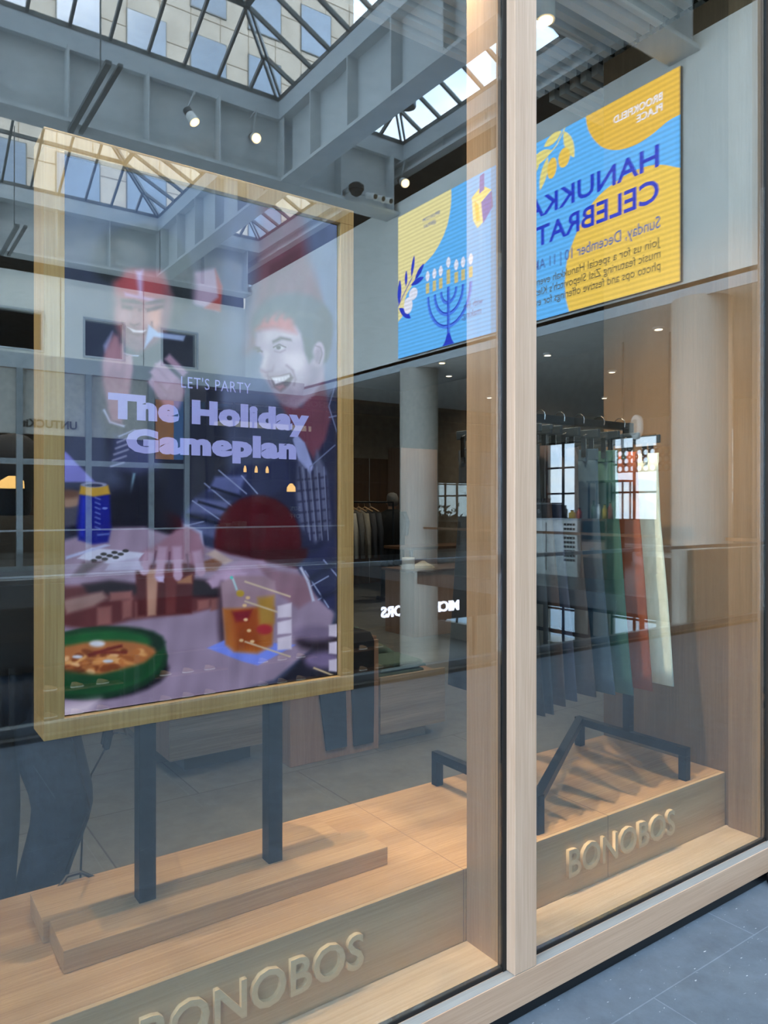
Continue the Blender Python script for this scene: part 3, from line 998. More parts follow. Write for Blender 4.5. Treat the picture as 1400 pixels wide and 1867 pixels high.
def hanger(x, lab):
    t = thing('clip_hanger', lab, 'hanger', (x, ym, 1.80), 'clip hangers on the rack')
    obj('bar', MB().box(x - 0.008, x + 0.008, ym - 0.21, ym + 0.21, 1.832, 1.868), 'hanger_bar', t, 0.003)
    pts = [(x, ym, 1.868), (x, ym, 1.885), (x, ym + 0.022, 1.895), (x, ym + 0.032, 1.925)]
    pts += [(x, ym + 0.030 * math.cos(a), 1.932 + 0.026 * math.sin(a)) for a in (0.3, 0.8, 1.4, 2.0, 2.6, 3.1)]
    pts += [(x, ym - 0.028, 1.915)]
    obj('hook', MB().tube(pts, 0.0025, 6), 'chrome', t)
    for s in (-1, 1):
        cl = MB().box(x - 0.025, x - 0.021, ym + s * 0.15 - 0.012, ym + s * 0.15 + 0.012, 1.755, 1.84).box(x + 0.021, x + 0.025, ym + s * 0.15 - 0.012, ym + s * 0.15 + 0.012, 1.755, 1.84)
        cl.tube([(x - 0.026, ym + s * 0.15, 1.84), (x, ym + s * 0.15, 1.852), (x + 0.026, ym + s * 0.15, 1.84)], 0.003, 6)
        obj('clip', cl, 'chrome', t)
    return t
h0 = hanger(PAIRS[0][2], 'clip hanger holding the pale mint-white trousers')
for nm, rgb, x, lab, L in PAIRS[1:]:
    dup(h0, (x, ym, 1.80), 'clip hanger holding the %s' % lab.split(' trousers')[0] + ' trousers')

def skin_body(name, joints, edges, material, root):
    """One continuous figure grown over a skeleton: joints = {name: (x, y, z, radius)}; the first joint is the root."""
    me = bpy.data.meshes.new(name)
    keys = list(joints)
    L = root.location
    me.from_pydata([(joints[k][0] - L.x, joints[k][1] - L.y, joints[k][2] - L.z) for k in keys], [(keys.index(a), keys.index(b_)) for a, b_ in edges], [])
    o = bpy.data.objects.new(name, me)
    COL.objects.link(o)
    o.parent = root
    m = o.modifiers.new('skin', 'SKIN')
    m.use_smooth_shade = True
    sv = me.skin_vertices[0].data if me.skin_vertices else None
    if sv is None:
        bm = bmesh.new()
        bm.from_mesh(me)
        bm.verts.layers.skin.verify()
        bm.to_mesh(me)
        bm.free()
        sv = me.skin_vertices[0].data
    for i, k in enumerate(keys):
        r = joints[k][3]
        sv[i].radius = r if isinstance(r, tuple) else (r, r)
        sv[i].use_root = i == 0
    s_ = o.modifiers.new('sub', 'SUBSURF')
    s_.levels = s_.render_levels = 2
    me.materials.append(MATS[material])
    return o

# ------------------------------------------------------------------ mannequin in dark jeans behind the plinth
def loftz(mb, rows, n=18):
    """rows of (cx, cy, z, rx, ry)"""
    return mb.loft([[(cx + rx * math.cos(2 * math.pi * j / n), cy + ry * math.sin(2 * math.pi * j / n), z) for j in range(n)] for cx, cy, z, rx, ry in rows])

mx_, my_ = 0.42, 1.10
mq = thing('mannequin', 'mannequin in dark blue jeans standing behind the left end of the plinth', 'mannequin', (mx_, my_, 0.0))
jeans = MB()
loftz(jeans, [(mx_ - 0.085, my_ + .02, 0.06, .085, .10), (mx_ - 0.080, my_ + .02, 0.30, .09, .10), (mx_ - 0.072, my_, 0.50, .095, .10), (mx_ - 0.085, my_ - .01, 0.62, .105, .11), (mx_ - 0.10, my_, 0.80, .115, .12), (mx_ - 0.08, my_, 0.92, .13, .13), (mx_ - 0.05, my_, 1.02, .13, .12)])
loftz(jeans, [(mx_ + 0.055, my_ + .06, 0.06, .080, .09), (mx_ + 0.085, my_ + .04, 0.24, .083, .09), (mx_ + 0.125, my_ - .02, 0.42, .092, .10), (mx_ + 0.150, my_ - .07, 0.55, .098, .105), (mx_ + 0.125, my_ - .05, 0.64, .106, .115), (mx_ + 0.085, my_ - .01, 0.80, .118, .125), (mx_ + 0.05, my_, 0.92, .13, .13), (mx_ + 0.03, my_, 1.02, .13, .12)])
loftz(jeans, [(mx_, my_, 0.80, .12, .12), (mx_, my_, 0.92, .185, .135), (mx_, my_, 1.03, .170, .125)])
obj('jeans', jeans, 'denim', mq, 0, True, 1)
seam = MB()
seam.tube([(mx_ + 0.135, my_ - .155, 0.86), (mx_ + 0.185, my_ - .16, 0.64), (mx_ + 0.205, my_ - .16, 0.55), (mx_ + 0.175, my_ - .105, 0.42), (mx_ + 0.13, my_ - .03, 0.24)], 0.003, 6)
obj('side_seam', seam, 'navy_cloth', mq)
tor = MB()
loftz(tor, [(mx_, my_, 0.98, .185, .14), (mx_, my_, 1.12, .175, .13), (mx_, my_, 1.30, .20, .14), (mx_, my_, 1.42, .21, .13), (mx_, my_, 1.49, .15, .10), (mx_, my_, 1.53, .07, .07)])
for s in (-1, 1):
    loftz(tor, [(mx_ + s * .30, my_ - .02, 0.86, .04, .045), (mx_ + s * .285, my_, 1.10, .05, .055), (mx_ + s * .25, my_, 1.32, .06, .065), (mx_ + s * .20, my_, 1.45, .06, .07)])
obj('jacket', tor, 'dark_knit', mq, 0, True, 1)
hd = MB()
loftz(hd, [(mx_, my_, 1.50, .055, .055), (mx_, my_, 1.57, .055, .058), (mx_, my_ - .01, 1.61, .062, .075), (mx_, my_ - .01, 1.68, .077, .095), (mx_, my_ - .01, 1.75, .074, .092), (mx_, my_, 1.80, .045, .055)])
obj('head', hd, 'navy_cloth', mq, 0, True, 1)
for s in (-1, 1):
    obj('shoe', MB().box(mx_ - .03 + s * .10 - .045, mx_ - .03 + s * .10 + .045, my_ - .16, my_ + .12, 0.0, 0.075), 'navy_cloth', mq, 0.02)

for s, n_ in ((-1, 'a'), (1, 'b')):
    hx = mx_ + s * .30
    J = {'wrist': (hx, my_ - .02, .875, .027), 'palm': (hx, my_ - .03, .80, (.018, .034))}
    E = [('wrist', 'palm')]
    for q in range(4):
        J['knuckle%d' % q] = (hx, my_ - .06 + q * .022, .755, .0095)
        J['tip%d' % q] = (hx - s * .012, my_ - .062 + q * .022, .700 - (.008 if q in (1, 2) else 0), .0075)
        E += [('palm', 'knuckle%d' % q), ('knuckle%d' % q, 'tip%d' % q)]
    J['thumb'] = (hx - s * .012, my_ - .085, .79, .011)
    J['thumb_tip'] = (hx - s * .016, my_ - .095, .745, .009)
    E += [('palm', 'thumb'), ('thumb', 'thumb_tip')]
    skin_body('hand', J, E, 'navy_cloth', mq)

# ------------------------------------------------------------------ low tables and blocks on the shop floor
b = thing('low_bench', 'low wide grey-oak bench raised on a recessed foot', 'bench', (1.8, I(4.6), 0))
obj('top_box', MB().box(1.44, 2.07, I(4.155), I(4.17), 0.10, 0.52), 'grey_oak', b, 0.002)
obj('end_panel', MB().box(1.44, 1.47, I(4.171), I(5.2), 0.10, 0.52), 'block_wood', b, 0.002)
obj('end_panel', MB().box(2.04, 2.07, I(4.171), I(5.2), 0.10, 0.52), 'block_wood', b, 0.002)
obj('bench_top', MB().box(1.44, 2.07, I(4.155), I(5.2), 0.521, 0.55), 'grey_oak', b, 0.002)
obj('recessed_foot', MB().box(1.56, 1.98, I(4.25), I(5.1), 0.0, 0.099), 'slat_dark', b)

b = thing('tilted_display_block', 'upright wooden display block with dark trousers draped over it', 'display block', (2.41, I(4.05), 0))
obj('front_panel', MB().box(2.09, 2.73, I(3.93), I(3.95), 0.0, 0.70), 'block_wood', b, 0.003)
obj('side_panel', MB().box(2.695, 2.73, I(3.951), I(4.25), 0.0, 0.72), 'block_wood', b, 0.003)
obj('side_panel', MB().box(2.09, 2.125, I(3.951), I(4.25), 0.0, 0.72), 'block_wood', b, 0.003)
obj('rear_panel', MB().box(2.126, 2.694, I(4.23), I(4.25), 0.0, 0.70), 'block_wood', b, 0.003)

def draped(name, lab, x0, x1, xb0, xb1, zlow, rgbmat, yfr):
    """Trousers folded over the block: front fall, the fold over the top, back fall."""
    mb = MB()
    prof = [(yfr, zlow), (yfr - .004, 0.30), (yfr, 0.55), (yfr, 0.70), (yfr + .03, 0.735), (yfr + .15, 0.74), (yfr + .30, 0.735), (yfr + .345, 0.69), (yfr + .345, 0.35)]
    rings = []
    for i, (y, z) in enumerate(prof):
        q = min(1, max(0, (z - zlow) / (0.7 - zlow)))
        a, c = xb0 + (x0 - xb0) * q, xb1 + (x1 - xb1) * q
        ny, nz_ = (0, 1) if 4 <= i <= 6 else ((-1, 0) if i < 4 else (1, 0))
        d = 0.014
        rings.append([(a, y, z), (c, y, z), (c, y + ny * d, z + nz_ * d), (a, y + ny * d, z + nz_ * d)])
    mb.loft(rings)
    return tag(obj(name, mb, rgbmat, None, 0.003, True), lab, 'trousers', 'trousers draped over the block')
draped('draped_trousers', 'dark blue trousers draped over the wooden block, left pair', 2.24, 2.46, 2.33, 2.48, 0.06, 'denim', I(3.928) - .002)
draped('draped_trousers', 'black trousers draped over the wooden block, right pair', 2.50, 2.685, 2.53, 2.68, 0.05, 'navy_cloth', I(3.928) - .002)
b = thing('low_table', 'low grey-oak drawer table on a recessed foot, right of the draped trousers', 'table', (3.02, I(4.3), 0))
obj('front_panel', MB().box(2.745, 3.287, I(3.93), I(3.955), 0.079, 0.448), 'grey_oak', b, 0.002)
obj('table_body', MB().box(2.745, 3.287, I(3.956), I(4.7), 0.079, 0.42), 'block_wood', b, 0.002)
obj('recessed_foot', MB().box(2.76, 3.16, I(3.99), I(4.6), 0.0, 0.078), 'grey_oak', b, 0.002)
mat('sage_cloth', (78, 98, 88), 0.95, 0, 0.08, 50)
f = MB()
for k, (dz, dx) in enumerate(((0, 0), (0.03, .02), (0.06, -.01))):
    f.loft([[(2.79 + dx + px * 0.40, I(4.02) + py * 0.34, 0.424 + dz + pz) for px, py, pz in ((0, 0, 0), (1, .05, 0), (1, .95, .002), (.02, 1, 0))],
            [(2.79 + dx + px * 0.40, I(4.02) + py * 0.34, 0.424 + dz + pz) for px, py, pz in ((0, 0, .026), (.98, .05, .018), (1, .95, .02), (.02, 1, .028))]])
tag(obj('folded_jumper', f, 'sage_cloth', None, 0.006, True), 'folded sage-green jumper lying on the low drawer table', 'jumper')
j = MB()
n = 14
rings = []
for k in range(7):
    q = k / 6
    rings.append([(2.78 + 0.46 * i / (n - 1), I(4.42) + 0.02 * math.sin(i * 1.3) + 0.16 * q, 0.43 + 0.30 * math.sin(math.pi * min(1, q * .55 + .12)) * (1 - (i / (n - 1)) ** 1.6 * 0.82) + 0.008 * math.sin(i * 1.9 + k)) for i in range(n)])
j.loft(rings, False, False)
jo = tag(obj('draped_jumper', j, 'sage_cloth', None, 0, True), 'sage-green knitted jumper heaped behind the folded one on the low table', 'jumper')
so = jo.modifiers.new('thickness', 'SOLIDIFY')
so.thickness = 0.02

# counter with paper rolls, wooden pillar, hat
b = thing('wooden_counter', 'chest-high brown wooden counter deep in the shop', 'counter', (5.9, I(7.3), 0))
obj('counter_body', MB().box(5.38, 6.5, I(7.0), I(7.6), 0.0, 0.77), 'block_wood', b, 0.003)
obj('counter_top', MB().box(5.34, 6.54, I(6.97), I(7.63), 0.771, 0.80), 'brown_panel', b, 0.002)
tag(obj('paper_roll', MB().lathe((5.44, I(7.2), 0.8005), [(0.02, 0), (0.075, 0), (0.078, 0.004), (0.078, 0.136), (0.075, 0.14), (0.02, 0.14), (0.02, 0.0)], 24), 'white_paint', None, 0, True), 'white paper roll standing on the wooden counter', 'paper roll')
mat('tissue', (190, 176, 150), 0.8)
p = MB()
rr = random.Random(5)
p.loft([[(5.70 + (0.16 * q) * math.cos(a) + rr.uniform(-.015, .015), I(7.25) + 0.12 * q * math.sin(a), 0.802 + z) for a in [2 * math.pi * i / 11 for i in range(11)]] for q, z in ((1, 0), (0.9, .03), (.5, .05), (.12, .085))])
tag(obj('crumpled_paper', p, 'tissue'), 'crumpled cream packing paper beside the white roll', 'paper')
struct('wall_pillar', MB().box(7.92, 8.76, I(10.7), I(11.1), 0.0, 2.62), 'block_wood', None, 0.003)
b = thing('long_shop_table', 'long dark shop table in front of the wooden pillar', 'table', (7.2, I(9.0), 0))
obj('table_top', MB().box(6.6, 8.6, I(8.7), I(9.4), 0.92, 0.96), 'brown_panel', b, 0.003)
for x in (6.65, 8.51):
    for y in (I(8.74), I(9.32)):
        obj('leg', MB().box(x, x + .04, y, y + .04, 0, .92), 'black_metal', b)

# shirt rail and the man browsing it
b = thing('garment_rail', 'black garment rail with wooden hangers beside the browsing man', 'garment rail', (6.0, I(9.6), 0))
obj('rail', MB().tube([(4.9, I(9.6), 1.63), (6.95, I(9.6), 1.63)], 0.015, 10), 'black_metal', b)
for x in (4.9, 6.95):
    obj('upright', MB().tube([(x, I(9.6), 0), (x, I(9.6), 1.63)], 0.015, 10), 'black_metal', b)
mat('hanger_wood', (186, 150, 110), 0.5)
SH = [((176, 172, 160), 'cream'), ((150, 148, 142), 'pale grey'), ((120, 116, 110), 'grey'), ((166, 160, 150), 'oatmeal'), ((100, 98, 96), 'mid grey'), ((140, 132, 120), 'taupe'), ((60, 60, 64), 'charcoal'), ((44, 46, 52), 'near-black')]
for k, (rgb, w) in enumerate(SH):
    x = 5.72 + k * 0.115
    mat('shirt_' + str(k), rgb, 0.9, 0, 0.05, 30)
    t = thing('shirt', '%s long-sleeved shirt hanging on the garment rail' % w, 'shirt', (x, I(9.6), 0.75), 'shirts on the garment rail')
    mb = MB()
    mb.loft([[(x + th * math.sin(a), I(9.6) + w_ * math.cos(a) + .01 * math.sin(z * 9 + k), z) for a in [2 * math.pi * i / 14 for i in range(14)]] for z, w_, th in ((0.82, .24, .03), (1.1, .23, .035), (1.38, .23, .03), (1.46, .19, .025), (1.51, .08, .02))])
    obj('shirt_body', mb, 'shirt_' + str(k), t, 0, True)
    for s in (-1, 1):
        obj('sleeve', MB().tube([(x, I(9.6) + s * .20, 1.45), (x, I(9.6) + s * .27, 1.2), (x + .01, I(9.6) + s * .28, 0.78)], [.045, .04, .03], 8), 'shirt_' + str(k), t, 0, True)
    hg = MB().tube([(x, I(9.6), 1.55), (x, I(9.6) + .02, 1.60), (x, I(9.6) + .018, 1.648), (x, I(9.6) - .018, 1.648)], 0.003, 6)
    hg.bar((x, I(9.6) - .21, 1.49), (x, I(9.6), 1.555), .02, .012).bar((x, I(9.6) + .21, 1.49), (x, I(9.6), 1.555), .02, .012)
    tag(obj('wooden_hanger', hg, 'hanger_wood'), 'pale wooden hanger holding the %s shirt on the garment rail' % w, 'hanger', 'wooden hangers on the garment rail')

px_, py_ = 7.22, I(10.0)
mn = thing('person', 'grey-haired person seen from behind in a dark jumper at the garment rail', 'person', (px_, py_, 0))
J = {'pelvis': (px_, py_, 0.95, (.15, .12)), 'chest': (px_, py_, 1.28, (.17, .13)), 'neck': (px_, py_, 1.50, .06), 'head': (px_, py_ + .015, 1.62, .085), 'crown': (px_, py_ + .01, 1.72, .07)}
E = [('pelvis', 'chest'), ('chest', 'neck'), ('neck', 'head'), ('head', 'crown')]
for s, n_ in ((-1, 'a'), (1, 'b')):
    J.update({'hip' + n_: (px_ + s * .09, py_, .88, .10), 'knee' + n_: (px_ + s * .11, py_ - .02, .50, .065), 'ankle' + n_: (px_ + s * .12, py_ + .02, .09, .045), 'toe' + n_: (px_ + s * .14, py_ + .17, .04, .035),
              'shoulder' + n_: (px_ + s * .20, py_, 1.42, .075), 'elbow' + n_: (px_ + s * .29, py_ + .06, 1.15, .05), 'wrist' + n_: (px_ + s * .20, py_ + .30, 1.18, .032), 'palm' + n_: (px_ + s * .18, py_ + .38, 1.20, .034)})
    E += [('pelvis', 'hip' + n_), ('hip' + n_, 'knee' + n_), ('knee' + n_, 'ankle' + n_), ('ankle' + n_, 'toe' + n_), ('chest', 'shoulder' + n_), ('shoulder' + n_, 'elbow' + n_), ('elbow' + n_, 'wrist' + n_), ('wrist' + n_, 'palm' + n_)]
    for q in range(4):
        J['finger%s%d' % (n_, q)] = (px_ + s * .18 + (q - 1.5) * .02, py_ + .46, 1.19 + .004 * q, .009)
        E.append(('palm' + n_, 'finger%s%d' % (n_, q)))
    J['thumb' + n_] = (px_ + s * .13, py_ + .41, 1.21, .010)
    E.append(('palm' + n_, 'thumb' + n_))
skin_body('body', J, E, 'skin', mn)
cl = MB()
loftz(cl, [(px_, py_, .86, .235, .17), (px_, py_, 1.0, .23, .165), (px_, py_, 1.2, .24, .17), (px_, py_, 1.36, .255, .16), (px_, py_, 1.46, .21, .13), (px_, py_, 1.52, .09, .085)])
for s in (-1, 1):
    cl.tube([(px_ + s * .19, py_, 1.43), (px_ + s * .27, py_ + .02, 1.30), (px_ + s * .31, py_ + .06, 1.13), (px_ + s * .24, py_ + .22, 1.16), (px_ + s * .20, py_ + .31, 1.18)], [.10, .09, .075, .06, .05], 12)
obj('jumper', cl, 'dark_knit', mn, 0, True)
tr = MB()
for s in (-1, 1):
    loftz(tr, [(px_ + s * .12, py_ + .02, .08, .085, .09), (px_ + s * .11, py_ - .02, .5, .095, .10), (px_ + s * .09, py_, .80, .125, .14), (px_ + s * .07, py_, .95, .15, .15)])
obj('trousers', tr, 'navy_cloth', mn, 0, True)
hr = MB()
loftz(hr, [(px_, py_ - .02, 1.57, .075, .075), (px_, py_ - .02, 1.64, .098, .098), (px_, py_ - .005, 1.71, .097, .10), (px_, py_, 1.77, .075, .08), (px_, py_, 1.795, .03, .03)])
obj('hair', hr, 'grey_hair', mn, 0, True)
er = MB()
for s in (-1, 1):
    er.loft([[(px_ + s * (.088 + k * .012), py_ + .02 + .018 * math.cos(a), 1.63 + .03 * math.sin(a)) for a in [2 * math.pi * i / 10 for i in range(10)]] for k in (0, 1)])
obj('ear', er, 'skin', mn, 0, True)
for s in (-1, 1):
    obj('shoe', MB().box(px_ + s * .13 - .05, px_ + s * .13 + .05, py_ - .08, py_ + .22, 0, .075), 'black_plastic', mn, 0.02)

# small black door foot on the walkway at the right edge
t = thing('floor_stop', 'small black rounded floor stop by the window base at right', 'door stop', (3.13, -0.10, 0.0))
obj('pad', MB().box(3.06, 3.34, -0.115, -0.05, 0.0, 0.03), 'black_plastic', t, 0.012)
obj('tip', MB().lathe((3.075, -0.082, 0.0), [(0.03, 0), (0.036, 0.012), (0.034, 0.034), (0.02, 0.045)], 18), 'black_plastic', t, 0, True)
# ------------------------------------------------------------------ the atrium seen mirrored in the glass: slabs and walls
def abox(x0, x1, d0, d1, z0, z1, mb=None):
    return (mb or MB()).box(x0, x1, A(d0), A(d1), z0, z1)

struct('floor_lower_level', abox(-14, 30, 5.0, 32, -5.5, -5.2), 'lower_tile')
struct('floor_far_walkway', abox(-14, 11.0, 17.2, 24.5, -0.55, 0.0), 'walk_tile')
struct('floor_winter_garden', abox(11.0, 26, -12, 32, -0.3, 0.0), 'hall_floor')
struct('trim_9', abox(-14, 10.99, 17.14, 17.195, -0.56, 0.02), 'shopfront_dark')
struct('trim_10', abox(-14, 10.9, 5.33, 5.40, -0.36, 0.03), 'dark_recess')
# screen wall at the right, opening below it to the window hall
w = abox(11.0, 11.35, 3.2, 24.0, 4.95, 9.17)
struct('wall_screen', w, 'cream_wall')
struct('trim_11', abox(10.96, 11.0, 3.2, 19.85, 4.93, 5.11), 'curb_paint')
struct('ceiling_window_hall', abox(11.0, 26, -12, 32, 5.0, 5.2), 'cream_wall')
# far side: upper wall with square windows, ledge, shop fronts
uw = MB()
wins = [(0.9, 2.1), (3.30, 4.44), (5.66, 6.82), (8.08, 9.22)]
wz0, wz1 = 6.23, 7.35
xs = [-14] + [q for ab in wins for q in ab] + [11.0]
for i in range(0, len(xs), 2):
    abox(xs[i], xs[i + 1], 24.0, 24.3, 4.95, 8.5, uw)
for a, b_ in wins:
    abox(a, b_, 24.0, 24.3, 4.95, wz0, uw)
    abox(a, b_, 24.0, 24.3, wz1, 8.5, uw)
struct('wall_far_upper', uw, 'cream_wall')
for k, (a, b_) in enumerate(wins):
    t = struct('window_%d' % (6 + k), abox(a, b_, 24.12, 24.14, wz0, wz1), 'shop_glass')
    fr = MB()
    abox(a - .06, a, 23.96, 24.02, wz0 - .06, wz1 + .06, fr)
    abox(b_, b_ + .06, 23.96, 24.02, wz0 - .06, wz1 + .06, fr)
    abox(a, b_, 23.96, 24.02, wz0 - .06, wz0, fr)
    abox(a, b_, 23.96, 24.02, wz1, wz1 + .06, fr)
    struct('window_frame', fr, 'curb_paint', t)
struct('wall_behind_windows', abox(-14, 11, 26.5, 26.7, 4.95, 8.5), 'shopfront_dark')
struct('ceiling_ledge', abox(-14, 11.0, 19.85, 24.0, 4.95, 5.12), 'cream_wall')
struct('trim_12', abox(-14, 11.0, 19.78, 19.85, 4.93, 5.30), 'curb_paint')
struct('wall_far_recess', abox(-14, 11.3, 24.8, 25.0, 8.5, 10.3), 'dark_recess')
jl = MB()
for x in (1.5, 4.95, 7.45):
    abox(x, x + .012, 23.985, 24.0, 5.12, 8.5, jl)
struct('trim_13', jl, 'dark_recess')

# shop fronts under the ledge
sf = MB()
for x in (-1.64, -0.04, 1.56, 3.16, 4.76, 6.36, 7.34):
    abox(x - .07, x + .07, 19.78, 19.92, 0.0, 4.93, sf)
abox(-14, 7.4, 19.80, 19.90, 2.60, 2.74, sf)
abox(-14, 7.4, 19.80, 19.90, 0.0, 0.12, sf)
struct('trim_14', sf, 'shopfront_frame')
struct('wall_shopfront_panel', abox(-14, 7.3, 19.93, 19.97, 3.35, 4.93), 'shopfront_panel')
struct('window_10', abox(-14, 7.3, 19.86, 19.875, 0.12, 3.34), 'shop_glass')
struct('wall_shop_interior', abox(-14, 19.3, 24.4, 24.5, -5.2, 4.95), 'near_black')
struct('wall_shop_divider', abox(7.4, 7.46, 19.9, 24.4, 0.0, 4.95), 'shopfront_dark')
sg = MB()
abox(7.95, 8.12, 19.78, 19.95, 0.0, 4.85, sg)
abox(7.95, 20.0, 19.78, 19.95, 4.55, 4.85, sg)
for x in (8.75, 9.35, 9.95, 10.55, 11.15, 11.75, 12.35):
    abox(x - .02, x + .02, 19.82, 19.90, 2.35, 4.55, sg)
for z in (2.35, 2.95, 3.55, 4.15):
    abox(8.1, 20.0, 19.82, 19.90, z - .02, z + .02, sg)
struct('trim_15', sg, 'near_black')
struct('window_11', abox(7.5, 20.0, 19.9, 19.915, 0.0, 4.5), 'shop_glass')
struct('wall_far_side', abox(11.36, 20.0, 19.96, 20.0, 2.4, 5.0), 'brown_panel')

# wording over the far shops
def sign(name, lab, x0, d, z, body, width, cap, material, depth=0.03, bold=0.02):
    # the far fronts look back at the shop (+y), so their wording runs towards -x
    t = thing(name, lab, 'sign', (x0 + width / 2, A(d), z))
    lettering('letters', body, (x0 + width, A(d), z), (-1, 0, 0), (0, 0, 1), width, cap, material, t, depth, bold)
    return t
mat('sign_bronze', (56, 56, 54), 0.4)
sign('shop_sign', 'dark lettered shop sign over the far left shop window', 3.22, 19.92, 3.52, 'UNTUCKit', 1.28, 0.20, 'sign_bronze')
sign('shop_sign', 'dim serif-like sign over the dark gridded shop front', 10.0, 19.775, 4.62, 'SHOE SHOP', 1.9, 0.17, 'sign_bronze')
sign('shop_sign', 'glowing white sign of the lower shop, seen either side of the column', 13.66, 19.55, -2.0, 'MICHAEL KORS', 3.28, 0.35, 'sign_white', 0.05, 0.03)
t = thing('sale_notice', 'small black notice reading 50% OFF standing in the far shop window', 'notice', (10.9, A(20.2), 1.3))
obj('board', abox(10.65, 11.15, 20.19, 20.21, 1.05, 1.72), 'black_plastic', t)
lettering('letters', '50%', (11.08, A(20.188), 1.45), (-1, 0, 0), (0, 0, 1), 0.36, 0.13, 'white_paint', t, 0.004)
lettering('letters', 'OFF', (11.08, A(20.188), 1.22), (-1, 0, 0), (0, 0, 1), 0.36, 0.13, 'white_paint', t, 0.004)
mat('poster_orange', (196, 120, 40), 0.6)
mat('poster_blue', (60, 110, 160), 0.6)
t = thing('poster', 'orange and blue poster in the far shop window', 'poster', (7.0, A(19.84), 3.0))
obj('orange_half', abox(6.48, 6.98, 19.83, 19.85, 2.85, 4.45), 'poster_orange', t)
obj('blue_half', abox(6.98, 7.25, 19.83, 19.85, 2.85, 4.45), 'poster_blue', t)

# dim insides of the far shops
for k, (x, d, z, r, lab) in enumerate([(2.35, 21.5, 2.05, .30, 'wide glowing lamp shade hanging in the far left shop, outer one'), (3.25, 21.5, 2.05, .30, 'wide glowing lamp shade hanging in the far left shop, inner one'),
                                      (11.2, 21.0, 2.05, .14, 'small glowing pendant lamp in the gridded far shop'), (10.3, 22.5, 2.7, .05, 'tiny bright lamp in the gridded far shop, first of three'),
                                      (10.7, 22.5, 2.7, .05, 'tiny bright lamp in the gridded far shop, second of three'), (11.1, 22.5, 2.7, .05, 'tiny bright lamp in the gridded far shop, third of three')]):
    t = thing('pendant_lamp', lab, 'lamp', (x, A(d), z))
    obj('lamp_shade', MB().lathe((x, A(d), z), [(r, 0), (r * .96, .10 + r * .3), (r * .3, .2 + r * .4)], 20), 'shop_glow', t, 0, True)
    obj('cord', MB().tube([(x, A(d), z + .2 + r * .4), (x, A(d), 4.9)], .01, 6), 'black_plastic', t)
mat('oxblood', (70, 20, 22), 0.8)
mat('cream_cloth', (200, 190, 170), 0.9)
for k, (x, d, rgb, lab) in enumerate([(5.4, 21.2, 'oxblood', 'dark red folded stack on a table in the far shop'), (9.2, 21.4, 'cream_cloth', 'cream garments on a low table in the gridded far shop'), (1.2, 21.2, 'denim', 'dark folded stack on a table at the far left')]):
    t = thing('display_table', lab, 'table', (x, A(d), 0))
    obj('table_top', abox(x - .7, x + .7, d - .4, d + .4, .82, .88), 'brown_panel', t)
    for dx in (-.62, .62):
        obj('leg', abox(x + dx - .03, x + dx + .03, d - .35, d + .35, 0, .82), 'black_metal', t)
    st = MB()
    for q in range(3):
        abox(x - .55 + q * .4, x - .25 + q * .4, d - .25, d + .2, .882, 1.02 + .05 * q, st)
    tag(obj('folded_stack', st, rgb, None, .01), lab.replace(' on a', ' lying on a'), 'clothes')
# lower shop: shelves and shoes under the white sign
struct('wall_lower_front', abox(-14, 20, 19.9, 19.95, -2.35, -0.56), 'near_black')
lt = MB()
for x in (-9, -6, -3, 0, 3, 6, 9, 12, 15, 18):
    abox(x - .06, x + .06, 19.84, 19.96, -5.2, -2.35, lt)
struct('trim_16', lt, 'shopfront_dark')
mat('shoe_dark', (60, 48, 42), 0.5)
mat('shoe_tan', (150, 120, 90), 0.5)
for s_ in range(5):
    x0 = 0.6 + s_ * 3.0
    t = thing('shoe_shelf', '%s dark shelf unit with small goods in the lower shop' % ['first', 'second', 'third', 'fourth', 'fifth'][s_] , 'shelf', (x0 + 1, A(20.6), -5.2))
    t['label'] = '%s dark shelf unit of the lower shop counted from the left' % ['first', 'second', 'third', 'fourth', 'fifth'][s_]
    for x in (x0, x0 + 2.2):
        obj('side_panel', abox(x, x + .05, 20.4, 20.8, -5.2, -2.5), 'shopfront_dark', t)
    for z in (-4.6, -3.9, -3.2, -2.55):
        obj('shelf', abox(x0 + .05, x0 + 2.2, 20.4, 20.8, z, z + .04), 'brown_panel', t)
shoe0 = None
WH = ['bottom', 'middle', 'upper']
OR = ['first', 'second', 'third', 'fourth']
for s_ in range(5):
    for zi, z in enumerate((-4.56, -3.86, -3.16)):
        for q in range(3):
            x = 0.6 + s_ * 3.0 + .4 + q * .65
            lab = '%s low shoe on the %s board of the %s lower-shop shelf unit' % (OR[q], WH[zi], ['first', 'second', 'third', 'fourth', 'fifth'][s_])
            if shoe0 is None:
                z += .003
                shoe0 = thing('shoe', lab, 'shoe', (x, A(20.55), z), 'shoes on the lower shop shelves')
                up_ = MB()
                up_.loft([[(x + cx + rx * math.cos(a), A(20.55) + ry * math.sin(a), z + h) for a in [2 * math.pi * i / 12 for i in range(12)]] for cx, rx, ry, h in ((0, .16, .06, .03), (-.01, .155, .058, .07), (-.06, .085, .05, .12), (-.08, .06, .045, .14))])
                obj('upper', up_, 'shoe_tan', shoe0, 0, True)
                so_ = MB()
                so_.loft([[(x + .17 * math.cos(a), A(20.55) + .065 * math.sin(a), z + h) for a in [2 * math.pi * i / 12 for i in range(12)]] for h in (0, .03)])
                obj('sole', so_, 'white_paint', shoe0)
            else:
                dup(shoe0, (x, A(20.55), z + .003), lab)
light('lower_shop_light', 'AREA', (8, A(20.1), -2.6), 60, (1, .85, .65), (0, 0, 0), 14, .3)
light('far_shop_light', 'AREA', (2.6, A(22.5), 4.3), 40, (1, .8, .55), (0, 0, 0), 3, 1.5)
light('grid_shop_light', 'AREA', (11, A(22.0), 4.2), 30, (1, .85, .65), (0, 0, 0), 4, 1.5)

